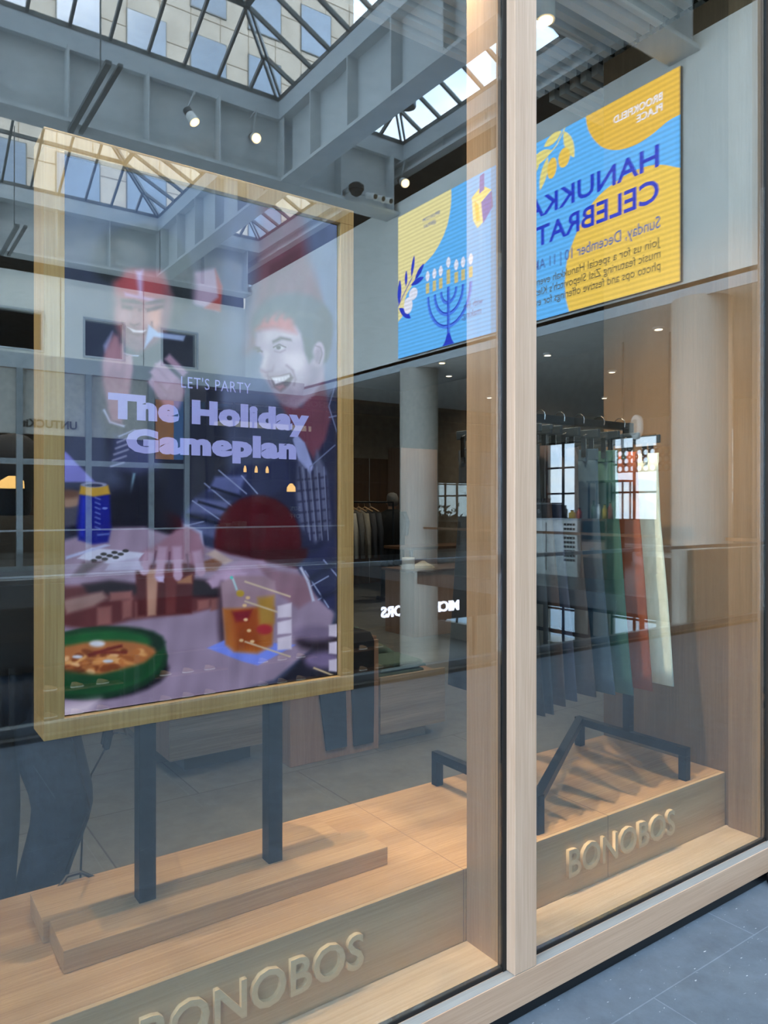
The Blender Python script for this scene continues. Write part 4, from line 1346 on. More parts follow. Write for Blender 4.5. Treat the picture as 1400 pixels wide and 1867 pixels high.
# columns under the screen wall
for k, (x, d) in enumerate(((11.32, 6.98), (11.32, 14.55))):
    mb = MB().lathe((x, A(d), -5.2), [(.47, 0), (.47, 10.15)], 40)
    o = struct('column', mb, 'column_paint')
    for p in o.data.polygons:
        p.use_smooth = len(p.vertices) == 4

# ------------------------------------------------------------------ roof: ceiling, girders, hipped skylights
H = 10.73
CB = H - 0.40
d0a, d0b, d1a, d1b = 9.29, 15.13, 17.6, 23.43
xa0, xa1, xc0, xc1 = -8.2, 7.78, 8.49, 11.28
ro = MB()
XE = 11.55
abox(-14, XE, 5.2, d0a, CB, H, ro)
abox(-14, XE, d0b, d1a, CB, H, ro)
abox(-14, XE, d1b, 27, CB, H, ro)
for a, b_ in ((d0a, d0b), (d1a, d1b)):
    abox(-14, xa0, a, b_, CB, H, ro)
    abox(xa1, xc0, a, b_, CB, H, ro)
    abox(xc1, XE, a, b_, CB, H, ro)
struct('ceiling_atrium', ro, 'grey_paint')
struct('ceiling_recess', abox(11.56, 13.0, 3.0, 27, CB, H), 'dark_recess')
struct('ceiling_screen_ledge', abox(11.351, 13.0, 3.0, 24.0, 9.0, 9.17), 'dark_recess')
struct('wall_recess', abox(13.0, 13.2, 3.0, 27, 5.3, H), 'dark_recess')

def girder_x(d, x0, x1, zb=8.84):
    mb = MB()
    abox(x0, x1, d - .025, d + .025, zb + .07, CB, mb)
    abox(x0, x1, d - .37, d + .19, zb, zb + .07, mb)
    x = 7.79 - 1.52 * 14
    while x < x1:
        if x > x0:
            abox(x - .014, x + .014, d - .33, d - .025, zb + .07, CB, mb)
        x += 1.52
    return mb
struct('beam_1', girder_x(15.27, -14, 10.99), 'grey_paint')
struct('beam_2', girder_x(23.80, -14, 10.99), 'grey_paint')
struct('beam_7', girder_x(7.17, -14, 10.99, 8.87), 'grey_paint')

def girder_y(x, d0, d1, zb, w0, w1):
    mb = MB()
    abox(x - .025, x + .025, d0, d1, zb + .07, CB, mb)
    abox(x - w0, x + w1, d0, d1, zb, zb + .07, mb)
    d = d0 + .4
    while d < d1:
        abox(x - w0 + .04, x - .025, d - .014, d + .014, zb + .07, CB, mb)
        d += 1.45
    return mb
struct('beam_3', girder_y(8.0, 7.45, 14.89, 8.845, .32, .16), 'grey_paint')
struct('beam_4', girder_y(8.0, 15.47, 23.4, 8.845, .32, .16), 'grey_paint')
struct('beam_5', girder_y(11.42, 7.45, 27, 10.05, .12, .12), 'grey_paint')

def skylight(name, x0, x1, da, db):
    """A hipped glass lantern: pale curb, dark curb rail, hips, ridge, mid purlin, rafters and panes."""
    y0, y1 = A(db), A(da)
    cu = MB()
    t_ = .05
    cu.box(x0, x1, y0, y0 + t_, CB - .02, H).box(x0, x1, y1 - t_, y1, CB - .02, H)
    cu.box(x0, x0 + t_, y0 + t_, y1 - t_, CB - .02, H).box(x1 - t_, x1, y0 + t_, y1 - t_, CB - .02, H)
    root = struct(name, cu, 'curb_paint')
    zc = H + .03
    wy = y1 - y0
    lx = x1 - x0
    hw = min(wy, lx) / 2
    sl = math.tan(math.radians(27))
    rz = zc + hw * sl
    long_x = lx > wy
    if long_x:
        r0, r1 = (x0 + hw, (y0 + y1) / 2, rz), (x1 - hw, (y0 + y1) / 2, rz)
    else:
        r0, r1 = ((x0 + x1) / 2, y0 + hw, rz), ((x0 + x1) / 2, y1 - hw, rz)
    c = [(x0, y0, zc), (x1, y0, zc), (x1, y1, zc), (x0, y1, zc)]
    fr = MB()
    for i in range(4):
        fr.bar(c[i], c[(i + 1) % 4], .12, .10)
    if long_x:
        hips = [(c[0], r0), (c[3], r0), (c[1], r1), (c[2], r1)]
    else:
        hips = [(c[0], r0), (c[1], r0), (c[2], r1), (c[3], r1)]
    for p, q in hips:
        d = (Vector(q) - Vector(p))
        n = d.cross(Vector((0, 0, 1))).normalized() * .05
        fr.bar(Vector(p) + n, Vector(q) + n, .045, .09).bar(Vector(p) - n, Vector(q) - n, .045, .09)
    fr.bar(r0, r1, .10, .10)
    m = 1.5 if hw > 1.8 else hw * .55
    mz = zc + m * sl
    mc = [(x0 + m, y0 + m, mz), (x1 - m, y0 + m, mz), (x1 - m, y1 - m, mz), (x0 + m, y1 - m, mz)]
    for i in range(4):
        fr.bar(mc[i], mc[(i + 1) % 4], .08, .09)
    def rafter(p, inward, reach):
        q = (p[0] + inward[0] * reach, p[1] + inward[1] * reach, p[2] + reach * sl)
        fr.bar(p, q, .055, .09)
    x = x1 - .75
    while x > x0 + .3:
        rc = min(hw, x1 - x, x - x0)
        rafter((x, y0, zc), (0, 1), rc)
        rafter((x, y1, zc), (0, -1), rc)
        x -= .75
    y = y0 + .75
    while y < y1 - .3:
        rc = min(hw, y1 - y, y - y0)
        rafter((x0, y, zc), (1, 0), rc)
        rafter((x1, y, zc), (-1, 0), rc)
        y += .75
    f = obj('glazing_frame', fr, 'mullion', root)
    pn = MB()
    up = Vector((0, 0, .06))
    P = lambda *a: [Vector(q) + up for q in a]
    if long_x:
        faces = [P(c[0], c[1], r1, r0), P(c[2], c[3], r0, r1), P(c[1], c[2], r1), P(c[3], c[0], r0)]
    else:
        faces = [P(c[1], c[2], r1, r0), P(c[3], c[0], r0, r1), P(c[0], c[1], r0), P(c[2], c[3], r1)]
    for q in faces:
        pn.add(q, [tuple(range(len(q)))])
    g_ = obj('panes', pn, 'skylight_glass', root)
    return root
skylight('window_12', xa0, xa1, d0a, d0b)
skylight('window_13', xa0, xa1, d1a, d1b)
skylight('window_14', xc0, xc1, d0a, d0b)
skylight('window_15', xc0, xc1, d1a, d1b)

# ------------------------------------------------------------------ lamps and cameras on the girders
def ceiling_spot(x, d, z, lab, lit, aim=(0, 0.3, -1), en=0):
    t = thing('ceiling_spotlight', lab, 'spotlight', (x, A(d), z), 'spotlights on the atrium beams')
    a = Vector((aim[0], aim[1], aim[2])).normalized()
    top = Vector((x, A(d), z)) - a * .22
    low = Vector((x, A(d), z))
    obj('lamp_body', MB().tube([top, low], [.095, .115], 18), 'white_paint', t)
    fins = MB()
    for k in range(4):
        p = top - a * (.03 + k * .03)
        fins.tube([p, p - a * .018], .09, 16)
    fins.tube([top, top - a * .15], .02, 8)
    obj('cooling_fins', fins, 'mullion', t)
    obj('bracket', MB().bar(top - a * .14, (x, A(d), z + .65), .03, .03).bar((x, A(d), z + .6), (x, A(d) - .36, z + .6), .03, .03), 'grey_paint', t)
    obj('lens', MB().tube([low, low + a * .006], .098, 18), 'lamp_warm' if lit else 'tv_black', t)
    if en:
        light('beam_spot', 'SPOT', tuple(low + a * .02), en, (1, .85, .6), a.to_track_quat('-Z', 'Y').to_euler(), .06, None, 50, .6)
    return t
ceiling_spot(5.69, 14.90, 9.56, 'dimmer white spotlight on the beam left of the bright one', True, (.35, .55, -1))
ceiling_spot(7.09, 14.90, 9.63, 'bright warm spotlight on the beam near the skylight corner', True, (-.30, 1.6, -.9), 40)
ceiling_spot(11.11, 14.83, 9.63, 'lit spotlight at the top left corner of the large LED screen', True, (-.3, 1.2, -.8))
ceiling_spot(12.82, 23.32, 9.34, 'far lit spotlight beneath the second beam behind the screen frame', True, (-.2, .9, -.8))
t = thing('loudspeaker', 'long pale tubular loudspeaker hanging in front of the right skylight', 'loudspeaker', (8.99, A(11.94), 9.60))
obj('tube_body', MB().lathe((8.99, A(11.94), 9.60), [(.175, .02), (.18, 0), (.18, .55), (.17, .57)], 28), 'curb_paint', t)
obj('open_end', MB().lathe((8.99, A(11.94), 9.594), [(.155, 0), (.155, .004)], 28), 'dark_recess', t)
obj('bracket', MB().tube([(8.99, A(11.94), 10.17), (8.99, A(11.94), 11.0), (8.52, A(11.94), 11.0)], .02, 8), 'grey_paint', t)
t = thing('dome_camera', 'dark dome camera on the beam below the right skylight', 'camera', (9.58, A(14.78), 8.95))
obj('dome', MB().lathe((9.58, A(14.72), 9.02), [(.04, -.12), (.12, -.07), (.155, 0), (.15, .03)], 20), 'slat_dark', t, 0, True)
obj('hood', MB().lathe((9.58, A(14.72), 9.05), [(.18, 0), (.18, .10), (.10, .16)], 20), 'slat_dark', t)
obj('base_plate', MB().box(9.52, 9.64, A(15.24), A(14.72), 9.15, 9.21), 'grey_paint', t)
for k, x in enumerate((9.98, 10.21, 10.44)):
    t = thing('bullet_camera', ['first white tube camera beside the dark dome camera', 'middle white tube camera of the three on the beam', 'third white tube camera, farthest from the dome camera'][k], 'camera', (x, A(14.8), 9.0), 'tube cameras on the beam')
    obj('tube', MB().tube([(x, A(14.85), 9.06), (x + .03, A(14.55), 8.94)], .07, 16), 'white_paint', t)
    obj('lens', MB().tube([(x + .03, A(14.549), 8.939), (x + .031, A(14.540), 8.935)], .054, 16), 'tv_black', t)
    obj('arm', MB().tube([(x, A(14.86), 9.07), (x, A(15.24), 9.22)], .018, 8), 'grey_paint', t)
for k, (d0, d1, lab) in enumerate(((12.4, 15.1, 'dark lighting track crossing below the nearer beam at left'), (20.9, 23.6, 'dark lighting track crossing below the farther beam at left'))):
    t = thing('lighting_track', lab, 'lighting track', (3.29, A((d0 + d1) / 2), 8.72))
    obj('track_bar', abox(3.24, 3.34, d0, d1, 8.72, 8.79), 'mullion', t)
    obj('upper_bar', abox(3.44, 3.52, d0, d1, 8.75, 8.80), 'mullion', t)
    obj('hanger_rod', MB().tube([(3.29, A(d0 + .5), 8.79), (3.29, A(d0 + .5), 11.5)], .014, 6), 'mullion', t)

# ------------------------------------------------------------------ the large LED screen
LX = 10.93
led = thing('led_screen', 'huge yellow and blue LED screen announcing a Hanukkah celebration', 'LED screen', (LX, A(11.0), 5.235))
obj('panel', MB().box(LX, 10.995, A(7.115), A(14.882), 5.235, 8.755), 'tv_black', led)
K = LEDK
LEDC = {'led_blue': (92, 178, 246), 'led_gold': (234, 196, 82), 'led_gold_deep': (226, 182, 68), 'led_pale': (228, 218, 158), 'led_ink': (24, 52, 196), 'led_mid': (66, 122, 232), 'led_text': (84, 80, 60),
        'led_white': (226, 228, 246), 'led_leaf': (226, 214, 130), 'led_violet': (86, 84, 186), 'led_candle': (204, 190, 130), 'led_slate': (70, 100, 170)}
for nme, rgb in LEDC.items():
    emission(nme, rgb, K, True)
layer = [0]

def shape(name, pts, material, th=.003):
    """Flat printed-looking patch of the picture, outline given as (distance from the reading edge, height)."""
    layer[0] += 1
    x = LX - .004 - .0006 * layer[0]
    return obj(name, MB().prism([(x, A(7.115 + s), z) for s, z in pts], (-th * .1, 0, 0)), material, led)

def smooth_pts(pts, closed_from=0, n=4):
    """Catmull-Rom through the listed points."""
    o_, k = [], len(pts)
    for i in range(k):
        p0, p1, p2, p3 = (np.array(pts[min(max(i + j, 0), k - 1)]) for j in (-1, 0, 1, 2))
        for q in range(n):
            t = q / n
            o_.append(tuple(.5 * ((2 * p1) + (p2 - p0) * t + (2 * p0 - 5 * p1 + 4 * p2 - p3) * t * t + (3 * p1 - p0 - 3 * p2 + p3) * t ** 3)))
    return o_

def oval(c, a, b_, rot=0, n=22):
    return [(c[0] + a * math.cos(t) * math.cos(rot) - b_ * math.sin(t) * math.sin(rot), c[1] + a * math.cos(t) * math.sin(rot) + b_ * math.sin(t) * math.cos(rot)) for t in [2 * math.pi * i / n for i in range(n)]]

def leaf(p, q, w):
    p, q = np.array(p), np.array(q)
    d = q - p
    n = np.array([-d[1], d[0]]) / np.hypot(*d) * w
    up = [p + d * t + n * math.sin(math.pi * t) ** .8 for t in (0, .15, .35, .55, .75, .9)]
    dn = [p + d * t - n * math.sin(math.pi * t) ** .8 for t in (1, .9, .75, .55, .35, .15)]
    return [tuple(v) for v in up + dn]

def stroke(pts, w):
    pts = [np.array(p, float) for p in pts]
    L_, R_ = [], []
    for i, p in enumerate(pts):
        d = pts[min(i + 1, len(pts) - 1)] - pts[max(i - 1, 0)]
        n = np.array([-d[1], d[0]]) / np.hypot(*d) * w / 2
        L_.append(tuple(p + n))
        R_.append(tuple(p - n))
    return L_ + R_[::-1]

shape('blue_field', [(.003, 5.238), (7.764, 5.238), (7.764, 8.752), (.003, 8.752)], 'led_blue')
gt = [(1.93, 8.751), (.004, 8.751), (.004, 7.957), (.14, 7.953)] + smooth_pts([(.246, 7.938), (.56, 7.838), (.887, 7.80), (1.229, 7.858), (1.525, 8.013), (1.732, 8.235), (1.869, 8.472)])[:24] + [(1.869, 8.472), (1.91, 8.62)]
shape('gold_blob', gt, 'led_gold_deep')
gl_ = [(.004, 5.239), (.004, 7.085)] + smooth_pts([(.287, 7.242), (.56, 7.335), (.955, 7.359), (1.381, 7.28), (1.732, 7.133), (1.996, 6.885), (2.229, 6.526), (2.374, 6.214), (2.428, 5.811)])[:32] + [(2.428, 5.811), (2.40, 5.5), (2.321, 5.239)]
shape('gold_blob', gl_, 'led_gold')
pa = [(7.763, 8.751), (5.738, 8.751)] + [(5.732, 8.6), (5.745, 8.40), (5.79, 8.20), (5.87, 7.98), (6.0, 7.78), (6.18, 7.60), (6.366, 7.46), (6.55, 7.38), (6.715, 7.309), (6.90, 7.20), (7.05, 7.06), (7.22, 6.90), (7.405, 6.767), (7.50, 6.60), (7.517, 6.415), (7.60, 6.25), (7.763, 6.155)]
shape('pale_blob', pa, 'led_pale')
# fruiting twig beside the title
for p, q, w_, mt_ in (((2.45, 8.70), (2.20, 8.10), .10, 'led_leaf'), ((2.50, 8.72), (2.95, 8.60), .10, 'led_leaf'), ((2.75, 8.45), (3.3, 8.42), .11, 'led_leaf'), ((2.85, 8.36), (3.05, 7.78), .09, 'led_leaf'), ((3.05, 8.35), (3.5, 8.05), .10, 'led_leaf')):
    shape('twig_leaf', leaf(p, q, w_), mt_)
shape('twig', stroke([(2.42, 8.75), (2.62, 8.50), (2.9, 8.36), (3.3, 8.25)], .025), 'led_leaf')
shape('fruit', oval((2.44, 8.19), .145, .185), 'led_gold')
shape('fruit', oval((2.74, 8.10), .12, .20, .1), 'led_gold')
# seven-branched candlestick
mc_ = (5.82, 6.52)
for r, w_ in ((.75, .085), (.50, .085), (.27, .075)):
    for off, mm in ((0, 'led_mid'), (.05, 'led_ink')):
        pts = [(mc_[0] + (r - off * .6) * math.cos(t), mc_[1] - .02 + (r * 1.12 - off * .6) * math.sin(t)) for t in [math.pi + math.pi * i / 24 for i in range(25)]]
        shape('candlestick_arm', stroke(pts, w_ if off == 0 else w_ * .32), mm)
shape('candlestick_stem', stroke([(5.82, 6.56), (5.82, 5.36)], .10), 'led_mid')
shape('candlestick_stem', stroke([(5.85, 6.56), (5.85, 5.36)], .04), 'led_ink')
shape('candlestick_foot', [(5.62, 5.24), (5.70, 5.33), (5.77, 5.50), (5.87, 5.50), (5.95, 5.33), (6.04, 5.24)], 'led_ink')
for s in (-.75, -.50, -.27, 0, .27, .50, .75):
    h_ = .33 if s == 0 else .24
    z0 = 6.62 if s == 0 else 6.58
    shape('candle', [(mc_[0] + s - .062, z0), (mc_[0] + s + .062, z0), (mc_[0] + s + .062, z0 + h_), (mc_[0] + s - .062, z0 + h_)], 'led_candle')
    shape('flame', leaf((mc_[0] + s, z0 + h_ + .03), (mc_[0] + s, z0 + h_ + .29), .075), 'led_white')
# blue twig with white berries at the far lower corner
for p, q, w_ in (((7.42, 6.95), (7.40, 7.34), .055), ((7.20, 7.12), (7.08, 7.62), .06), ((7.06, 7.02), (6.70, 7.32), .07), ((7.22, 6.93), (6.70, 7.0), .07), ((7.70, 6.55), (7.66, 7.18), .08), ((7.70, 6.48), (7.22, 6.13), .09)):
    shape('blue_leaf', leaf(p, q, w_), 'led_ink')
shape('blue_twig', stroke([(7.75, 6.52), (7.42, 6.86), (7.16, 7.1)], .03), 'led_violet')
shape('berry', oval((7.12, 6.70), .17, .145), 'led_white')
shape('berry', oval((7.32, 6.46), .175, .20), 'led_white')
# spinning top
shape('top_side', [(5.02, 8.30), (4.72, 8.10), (4.66, 7.66), (4.84, 7.58), (4.98, 7.80)], 'led_pale')
shape('top_side', [(4.72, 8.10), (4.40, 8.24), (4.36, 7.90), (4.66, 7.62)], 'led_violet')
shape('top_lid', [(5.02, 8.30), (4.70, 8.46), (4.40, 8.26), (4.72, 8.10)], 'led_leaf')
shape('top_patch', [(4.93, 8.20), (4.79, 8.06), (4.76, 7.72), (4.88, 7.74)], 'led_gold')
shape('top_handle', [(4.78, 8.30), (4.62, 8.34), (4.62, 8.70), (4.76, 8.68)], 'led_violet')
# wording
def led_text(name, body, s, z, width, cap, material, bold=0.0):
    return lettering(name, body, (LX - .004 - .0006 * (layer[0] + 4), A(7.115 + s), z), (0, -1, 0), (0, 0, 1), width, cap, material, led, .002, bold)
led_text('title_text', 'HANUKKAH', .37, 7.245, 3.40, .375, 'led_ink', .018)
led_text('title_text', 'CELEBRATION', .37, 6.675, 3.85, .385, 'led_ink', .018)
led_text('date_text', 'Sunday, December 10 | 11 AM', .35, 6.215, 2.86, .20, 'led_slate', .004)
led_text('small_text', 'Join us for a special Hanukkah event in', .35, 5.915, 3.02, .145, 'led_text', .004)
led_text('small_text', "music featuring Zisl Slepovitch's Klezmer", .35, 5.715, 3.14, .145, 'led_text', .004)
led_text('small_text', 'photo ops and festive offerings for every', .35, 5.515, 3.06, .145, 'led_text', .004)
led_text('small_text', 'with live', 4.66, 5.915, .62, .145, 'led_slate', .004)
led_text('small_text', 'making,', 4.72, 5.715, .62, .145, 'led_slate', .004)
led_text('venue_text', 'BROOKFIELD', .308, 8.33, .98, .13, 'led_white', .02)
led_text('venue_text', 'PLACE', .308, 8.15, .50, .13, 'led_white', .02)
led_text('address_text', 'BFPLNY.COM', 6.11, 8.30, .62, .085, 'led_slate')
led_text('address_text', '@BFPLNY', 6.25, 8.14, .46, .085, 'led_slate')

# ------------------------------------------------------------------ balustrades
def balustrade(name, lab, d, x0, x1, zb, first, step, railmat):
    t = thing(name, lab, 'railing', ((x0 + x1) / 2, A(d), zb))
    obj('handrail', MB().box(x0, x1, A(d) - .025, A(d) + .025, zb + 1.03, zb + 1.07), railmat, t, .006)
    obj('base_shoe', MB().box(x0, x1, A(d) - .04, A(d) + .04, zb, zb + .09), 'steel', t, .004)
    x = first
    while x < x1 - .2:
        obj('glass_panel', MB().box(x, min(x + step - .012, x1), A(d) - .006, A(d) + .006, zb + .092, zb + 1.029), 'thin_glass', t)
        x += step
    return t
balustrade('glass_railing', 'near glass balustrade with slim handrail along the walkway', 5.45, -9.3, 11.0, 0.0, 4.17 - 1.467 * 9, 1.467, 'steel')
balustrade('glass_railing', 'far glass balustrade in front of the dark shops across the atrium', 17.35, -13.0, 10.9, 0.0, -13.0, 1.6, 'steel')
struct('wall_parapet', abox(8.6, 10.88, 5.51, 5.62, -0.5, 1.0), 'column_paint')
hallrail = thing('hall_railing', 'bronze-capped glass balustrade along the window hall edge', 'railing', (11.05, A(12), 0.0))
obj('handrail', abox(11.02, 11.08, 5.7, 6.4, 1.03, 1.08), 'bronze_rail', hallrail)
obj('handrail', abox(11.02, 11.08, 7.6, 14.0, 1.03, 1.08), 'bronze_rail', hallrail)
for k in range(5):
    obj('glass_panel', abox(11.044, 11.056, 7.6 + k * 1.28, 7.6 + k * 1.28 + 1.26, .03, 1.03), 'thin_glass', hallrail)

# ------------------------------------------------------------------ window hall beyond the screen wall
BAYS = [(12.2, 13.55), (14.05, 14.65), (17.3, 19.5), (21.1, 23.0), (24.4, 26.9), (28.2, 31.0)]
wl = MB()
ds = [-12] + [q for ab in BAYS for q in ab] + [32]
for i in range(0, len(ds), 2):
    abox(25.0, 25.4, ds[i], ds[i + 1], -5.2, 5.0, wl)
for a, b_ in BAYS:
    abox(25.0, 25.4, a, b_, 4.4, 5.0, wl)
    abox(25.0, 25.4, a, b_, -1.8, 1.05, wl)
    abox(25.0, 25.4, a, b_, -5.2, -4.4, wl)
struct('wall_window_hall', wl, 'column_paint')
struct('wall_hall_end', abox(11.4, 26, 31.6, 32, -5.2, 5.0), 'cream_wall')
for k, (a, b_) in enumerate(BAYS):
    t = struct('window_%d' % (16 + k), abox(25.2, 25.212, a, b_, 1.05, 4.4), 'tinted_glass')
    fr = MB()
    n_ = max(1, round((b_ - a) / 1.05))
    for i in range(n_ + 1):
        d = a + (b_ - a) * i / n_
        abox(25.12, 25.19, d - .05, d + .05, 1.05, 4.4, fr)
    for z in (1.05, 2.15, 3.28, 4.36):
        abox(25.12, 25.19, a, b_, z - .04, z + .04, fr)
    struct('window_frame', fr, 'shopfront_dark', t)
    t = struct('window_%d' % (26 + k), abox(25.2, 25.212, a, b_, -4.4, -1.8), 'tinted_glass')
    fr = MB()
    for i in range(n_ + 1):
        d = a + (b_ - a) * i / n_
        abox(25.12, 25.19, d - .05, d + .05, -4.4, -1.8, fr)
    abox(25.12, 25.19, a, b_, -2.95, -2.87, fr)
    struct('window_frame', fr, 'shopfront_dark', t)
for d, rr_ in ((12.8, .34), (18.95, .62), (25.1, .62)):
    o = struct('column', MB().lathe((23.2, A(d), -5.2), [(rr_, 0), (rr_, 10.2)], 32), 'column_paint')
    for p in o.data.polygons:
        p.use_smooth = len(p.vertices) == 4
for k, (x, d) in enumerate(((12.5, 8.6), (12.6, 11.5), (12.5, 14.8), (15.5, 12.0), (16.0, 17.0), (19.0, 15.0))):
    t = thing('downlight', 'small recessed downlight in the window hall ceiling, %s' % ['nearest to the first column', 'second along the screen wall', 'third along the screen wall', 'first of the inner row', 'second of the inner row', 'deepest in the hall'][k], 'downlight', (x, A(d), 4.93), 'downlights of the window hall')
    obj('ring', MB().lathe((x, A(d), 4.955), [(.11, 0), (.11, .044)], 20), 'white_paint', t)
    obj('bulb', MB().lathe((x, A(d), 4.948), [(.07, 0), (.07, .006)], 16), 'lamp_white', t)

# cafe counter with its goods
ct = thing('cafe_counter', 'white cafe counter with a slotted end panel in the window hall', 'counter', (13.3, A(11.6), 0))
obj('counter_body', abox(13.0, 13.7, 11.0, 13.4, 0.0, 1.26), 'white_paint', ct)
obj('counter_top', abox(12.96, 13.74, 10.96, 13.44, 1.262, 1.30), 'curb_paint', ct)
sl_ = MB()
for i in range(4):
    for j in range(9):
        abox(12.975, 12.999, 11.06 + i * .085, 11.11 + i * .085, .34 + j * .10, .39 + j * .10, sl_)
obj('slot_grid', sl_, 'slat_dark', ct)
for i in range(2):
    obj('door_seam', abox(12.99, 12.9995, 11.9 + i * .6, 11.92 + i * .6, .1, 1.2), 'slat_dark', ct)
cb = thing('cafe_cabinet', 'brown wooden cafe cabinet with dark open front beside the white counter', 'cabinet', (13.3, A(10.6), 0))
obj('cabinet_body', abox(13.0, 13.6, 10.2, 10.9, 0.0, 1.30), 'brown_panel', cb)
obj('dark_front', abox(12.985, 12.999, 10.25, 10.85, .85, 1.25), 'tv_black', cb)
dr_ = obj('drawer_front', abox(12.985, 12.999, 10.25, 10.85, .45, .80), 'block_wood', cb)
obj('knob', MB().tube([(12.984, A(10.55), .65), (12.955, A(10.55), .65)], [.02, .028], 14), 'steel', dr_)
mat('can_yellow', (210, 170, 60), 0.5)
mat('box_red', (170, 60, 50), 0.6)
cm = thing('coffee_machine', 'dark coffee machine standing on the white cafe counter', 'coffee machine', (13.3, A(12.2), 1.30))
obj('machine_body', abox(13.1, 13.6, 11.9, 12.5, 1.30, 1.62), 'shopfront_dark', cm, .02)
obj('top_tray', abox(13.12, 13.58, 11.94, 12.46, 1.622, 1.66), 'steel', cm)
for i in range(5):
    obj('cup', MB().lathe((13.2, A(12.0 + i * .1), 1.662), [(.03, 0), (.042, .1)], 12), 'black_plastic', cm)
obj('spout', MB().tube([(13.05, A(12.2), 1.50), (13.08, A(12.2), 1.42)], .03, 10), 'steel', cm)
for k, (d, z, r, h_, m_, lab) in enumerate(((11.55, 1.301, .05, .28, 'black_plastic', 'tall black bottle beside the coffee machine'), (11.35, 1.301, .085, .17, 'can_yellow', 'yellow canister on the white cafe counter'), (11.15, 1.301, .06, .22, 'box_red', 'red canister at the counter end'),
                                            (10.75, 1.301, .05, .38, 'leaf', 'green bottle on the brown cafe cabinet'), (10.6, 1.301, .045, .33, 'white_paint', 'white bottle on the brown cafe cabinet'), (10.45, 1.301, .05, .30, 'can_yellow', 'yellow bottle on the brown cafe cabinet'), (10.3, 1.301, .05, .34, 'box_red', 'red bottle on the brown cafe cabinet'))):
    t = thing('bottle' if 'bottle' in lab else 'canister', lab, 'bottle' if 'bottle' in lab else 'canister', (13.25, A(d), z), 'goods on the cafe counter')
    obj('bottle_body', MB().lathe((13.25, A(d), z), [(r, 0), (r, h_ * .7), (r * .45, h_ * .82), (r * .45, h_)], 14), m_, t, 0, True)
    obj('cap', MB().lathe((13.25, A(d), z + h_), [(r * .5, 0), (r * .5, .02)], 12), 'black_plastic', t)
tagp = thing('potted_plant', 'dark leafy plant in a box by the far hall windows', 'plant', (20, A(24.5), 0))
obj('planter', abox(19.6, 20.4, 23.4, 25.8, 0.0, .95), 'near_black', tagp)
fo = MB()
rp_ = random.Random(8)
for k in range(260):
    c_ = Vector((20 + rp_.uniform(-.5, .5), A(24.6) + rp_.uniform(-1.2, 1.2), 1.0 + rp_.random() ** 1.5 * .6))
    dv = Vector((rp_.uniform(-1, 1), rp_.uniform(-1, 1), rp_.uniform(.1, 1))).normalized() * rp_.uniform(.14, .26)
    nv = dv.cross(Vector((rp_.uniform(-1, 1), rp_.uniform(-1, 1), rp_.uniform(-1, 1)))).normalized() * .05
    fo.add([c_, c_ + dv * .5 + nv, c_ + dv, c_ + dv * .5 - nv], [(0, 1, 2, 3)])
obj('foliage', fo, 'leaf', tagp)
# perforated hanging panel and the pale disc above it
pf = thing('perforated_screen', 'hanging cafe panel pierced with rows of round holes', 'panel', (13.0, A(9.2), 2.25))
pp = MB()
px0, px1, pz0, pz1 = 8.55, 9.95, 2.27, 2.75
nc, nr = 9, 3
cw, chh = (px1 - px0) / nc, (pz1 - pz0) / nr
for i in range(nc):
    for j in range(nr):
        cx, cz = px0 + (i + .5) * cw, pz0 + (j + .5) * chh
        sq, ci = [], []
        for k in range(16):
            a = 2 * math.pi * k / 16 + math.pi / 16
            ca, sa = math.cos(a), math.sin(a)
            m_ = max(abs(ca), abs(sa))
            sq.append((cx + ca / m_ * cw / 2, cz + sa / m_ * chh / 2))
            ci.append((cx + ca * .058, cz + sa * .058))
        for xo in (13.0, 13.03):
            vs = [(xo, A(a_), b2) for a_, b2 in sq] + [(xo, A(a_), b2) for a_, b2 in ci]
            pp.add(vs, [(k, (k + 1) % 16, (k + 1) % 16 + 16, k + 16) for k in range(16)])
obj('pierced_plate', pp, 'brown_panel', pf)
obj('top_bar', abox(12.99, 13.04, 8.5, 10.0, 2.75, 2.79), 'dark_recess', pf)
for d in (8.7, 9.8):
    obj('hanger_rod', MB().tube([(13.02, A(d), 2.79), (13.02, A(d), 5.0)], .012, 6), 'dark_recess', pf)
di = thing('disc_sign', 'pale round disc on a thin stem above the perforated panel', 'disc sign', (12.9, A(9.4), 2.76))
obj('disc', MB().tube([(12.86, A(9.40), 3.18), (12.93, A(9.36), 3.18)], .25, 28), 'cream_wall', di, .02)
obj('inner_ring', MB().tube([(12.845, A(9.405), 3.18), (12.858, A(9.40), 3.18)], .16, 24), 'column_paint', di)
obj('stem', MB().tube([(12.9, A(9.75), 2.79), (12.9, A(9.75), 3.18), (12.9, A(9.6), 3.20)], .014, 8), 'mullion', di)
fr = thing('glass_case', 'dark framed glass case standing on the cafe cabinet', 'display case', (13.35, A(10.5), 1.30))
for x in (13.32, 13.58):
    for d in (10.05, 10.45, 10.95):
        obj('case_post', abox(x, x + .03, d - .015, d + .015, 1.301, 2.10), 'near_black', fr)
obj('case_top', abox(13.3, 13.62, 10.0, 11.0, 2.10, 2.14), 'near_black', fr)
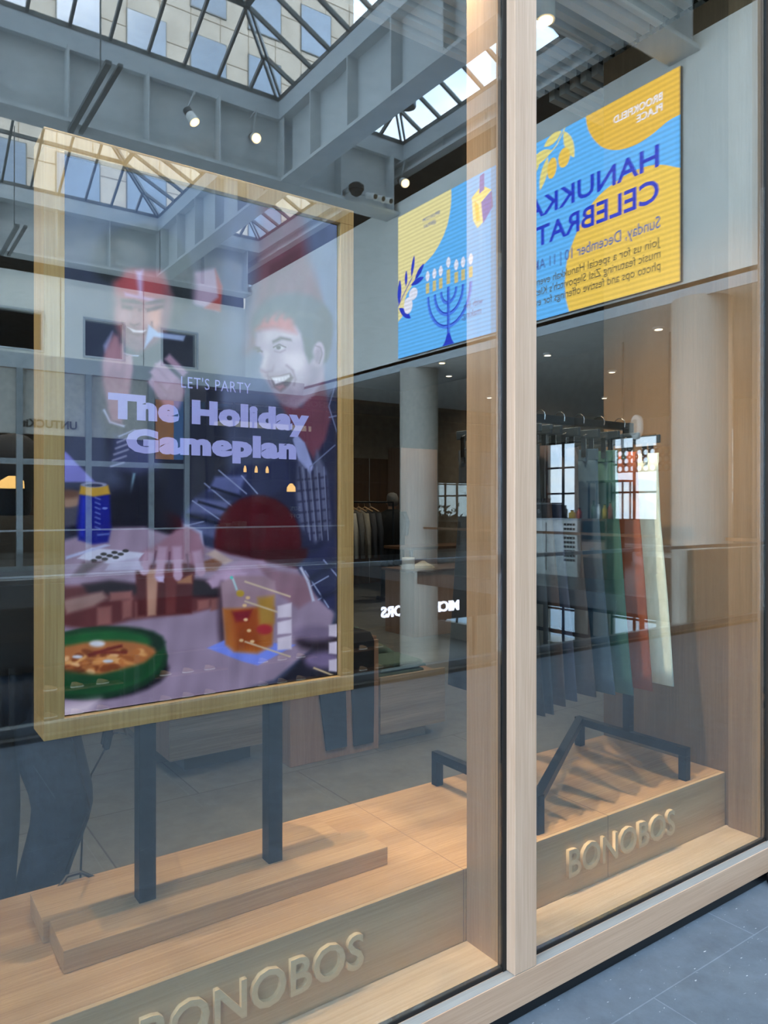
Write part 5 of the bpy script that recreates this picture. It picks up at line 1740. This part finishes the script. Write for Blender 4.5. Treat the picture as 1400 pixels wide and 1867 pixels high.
for k, (x, d, ln) in enumerate(((15.0, 9.6, 2.2), (16.5, 8.0, 2.0), (18.0, 12.5, 2.4))):
    t = thing('hall_bench', ['pale bench in the window hall nearest the counter', 'pale bench behind the first column', 'pale bench far back by the windows'][k], 'bench', (x, A(d), 0), 'benches of the window hall')
    obj('bench_top', abox(x - .3, x + .3, d - ln / 2, d + ln / 2, .42, .50), 'white_paint', t, .01)
    for q in (-1, 1):
        obj('leg', abox(x - .25, x + .25, d + q * ln * .4 - .05, d + q * ln * .4 + .05, 0, .42), 'steel', t)
# lower hall: dark gallery frame in front of the lower windows
gt_ = thing('gallery_rail', 'dark square-framed gallery railing on the lower level', 'railing', (17, A(13.5), -5.2))
for z in (-1.35, -2.15):
    obj('rail', MB().bar((17, A(10.5), z), (17, A(17.5), z), .10, .10), 'near_black', gt_)
for d in (10.5, 12.2, 13.9, 15.6, 17.4):
    obj('upright', abox(16.95, 17.05, d - .05, d + .05, -5.2, -1.3), 'near_black', gt_)
obj('cross_rail', MB().bar((17, A(14.0), -1.35), (21, A(11.0), -1.2), .09, .09), 'near_black', gt_)
obj('cross_rail', MB().bar((17, A(17.4), -1.35), (21, A(15.0), -1.15), .09, .09), 'near_black', gt_)

# ------------------------------------------------------------------ outside: tower over the skylights, river and far shore
tw = thing('tower', 'pale stone office tower with blue square windows above the skylights', 'building', (2.0, A(40), -5))
obj('tower_body', abox(-30, 22.6, 35.0, 60, -5, 70), 'stone', tw)
jt = MB()
for k in range(18):
    z = 4 + k * 1.8
    abox(-30, 22.6, 34.985, 34.999, z, z + .035, jt)
for k in range(34):
    x = 22.3 - k * 1.525
    abox(x, x + .03, 34.986, 34.999, 3, 40, jt)
obj('stone_joint', jt, 'shop_wall', tw)
for i in range(13):
    for j in range(7):
        x = 16.22 + 3.05 - 3.05 * i
        z = 11.0 + 3.75 * j
        if len([c for c in tw.children if c.name.startswith('window')]) < 96:
            wo = obj('window', abox(x - .05, x + 1.84, 34.94, 34.984, z - .05, z + 2.45), 'mullion', tw)
            obj('pane', abox(x, x + 1.79, 34.93, 34.939, z, z + 2.4), 'tower_glass', wo)
struct('river_water', abox(25.6, 400, -300, 300, -7.2, -7.0), 'river')
sh = MB()
rs = random.Random(2)
for k in range(46):
    d = -260 + k * 11.5
    sh.box(398, 400, A(d), A(d + 11.6), -7, 2 + rs.uniform(0, 4.5))
struct('far_shore', sh, 'far_shore')
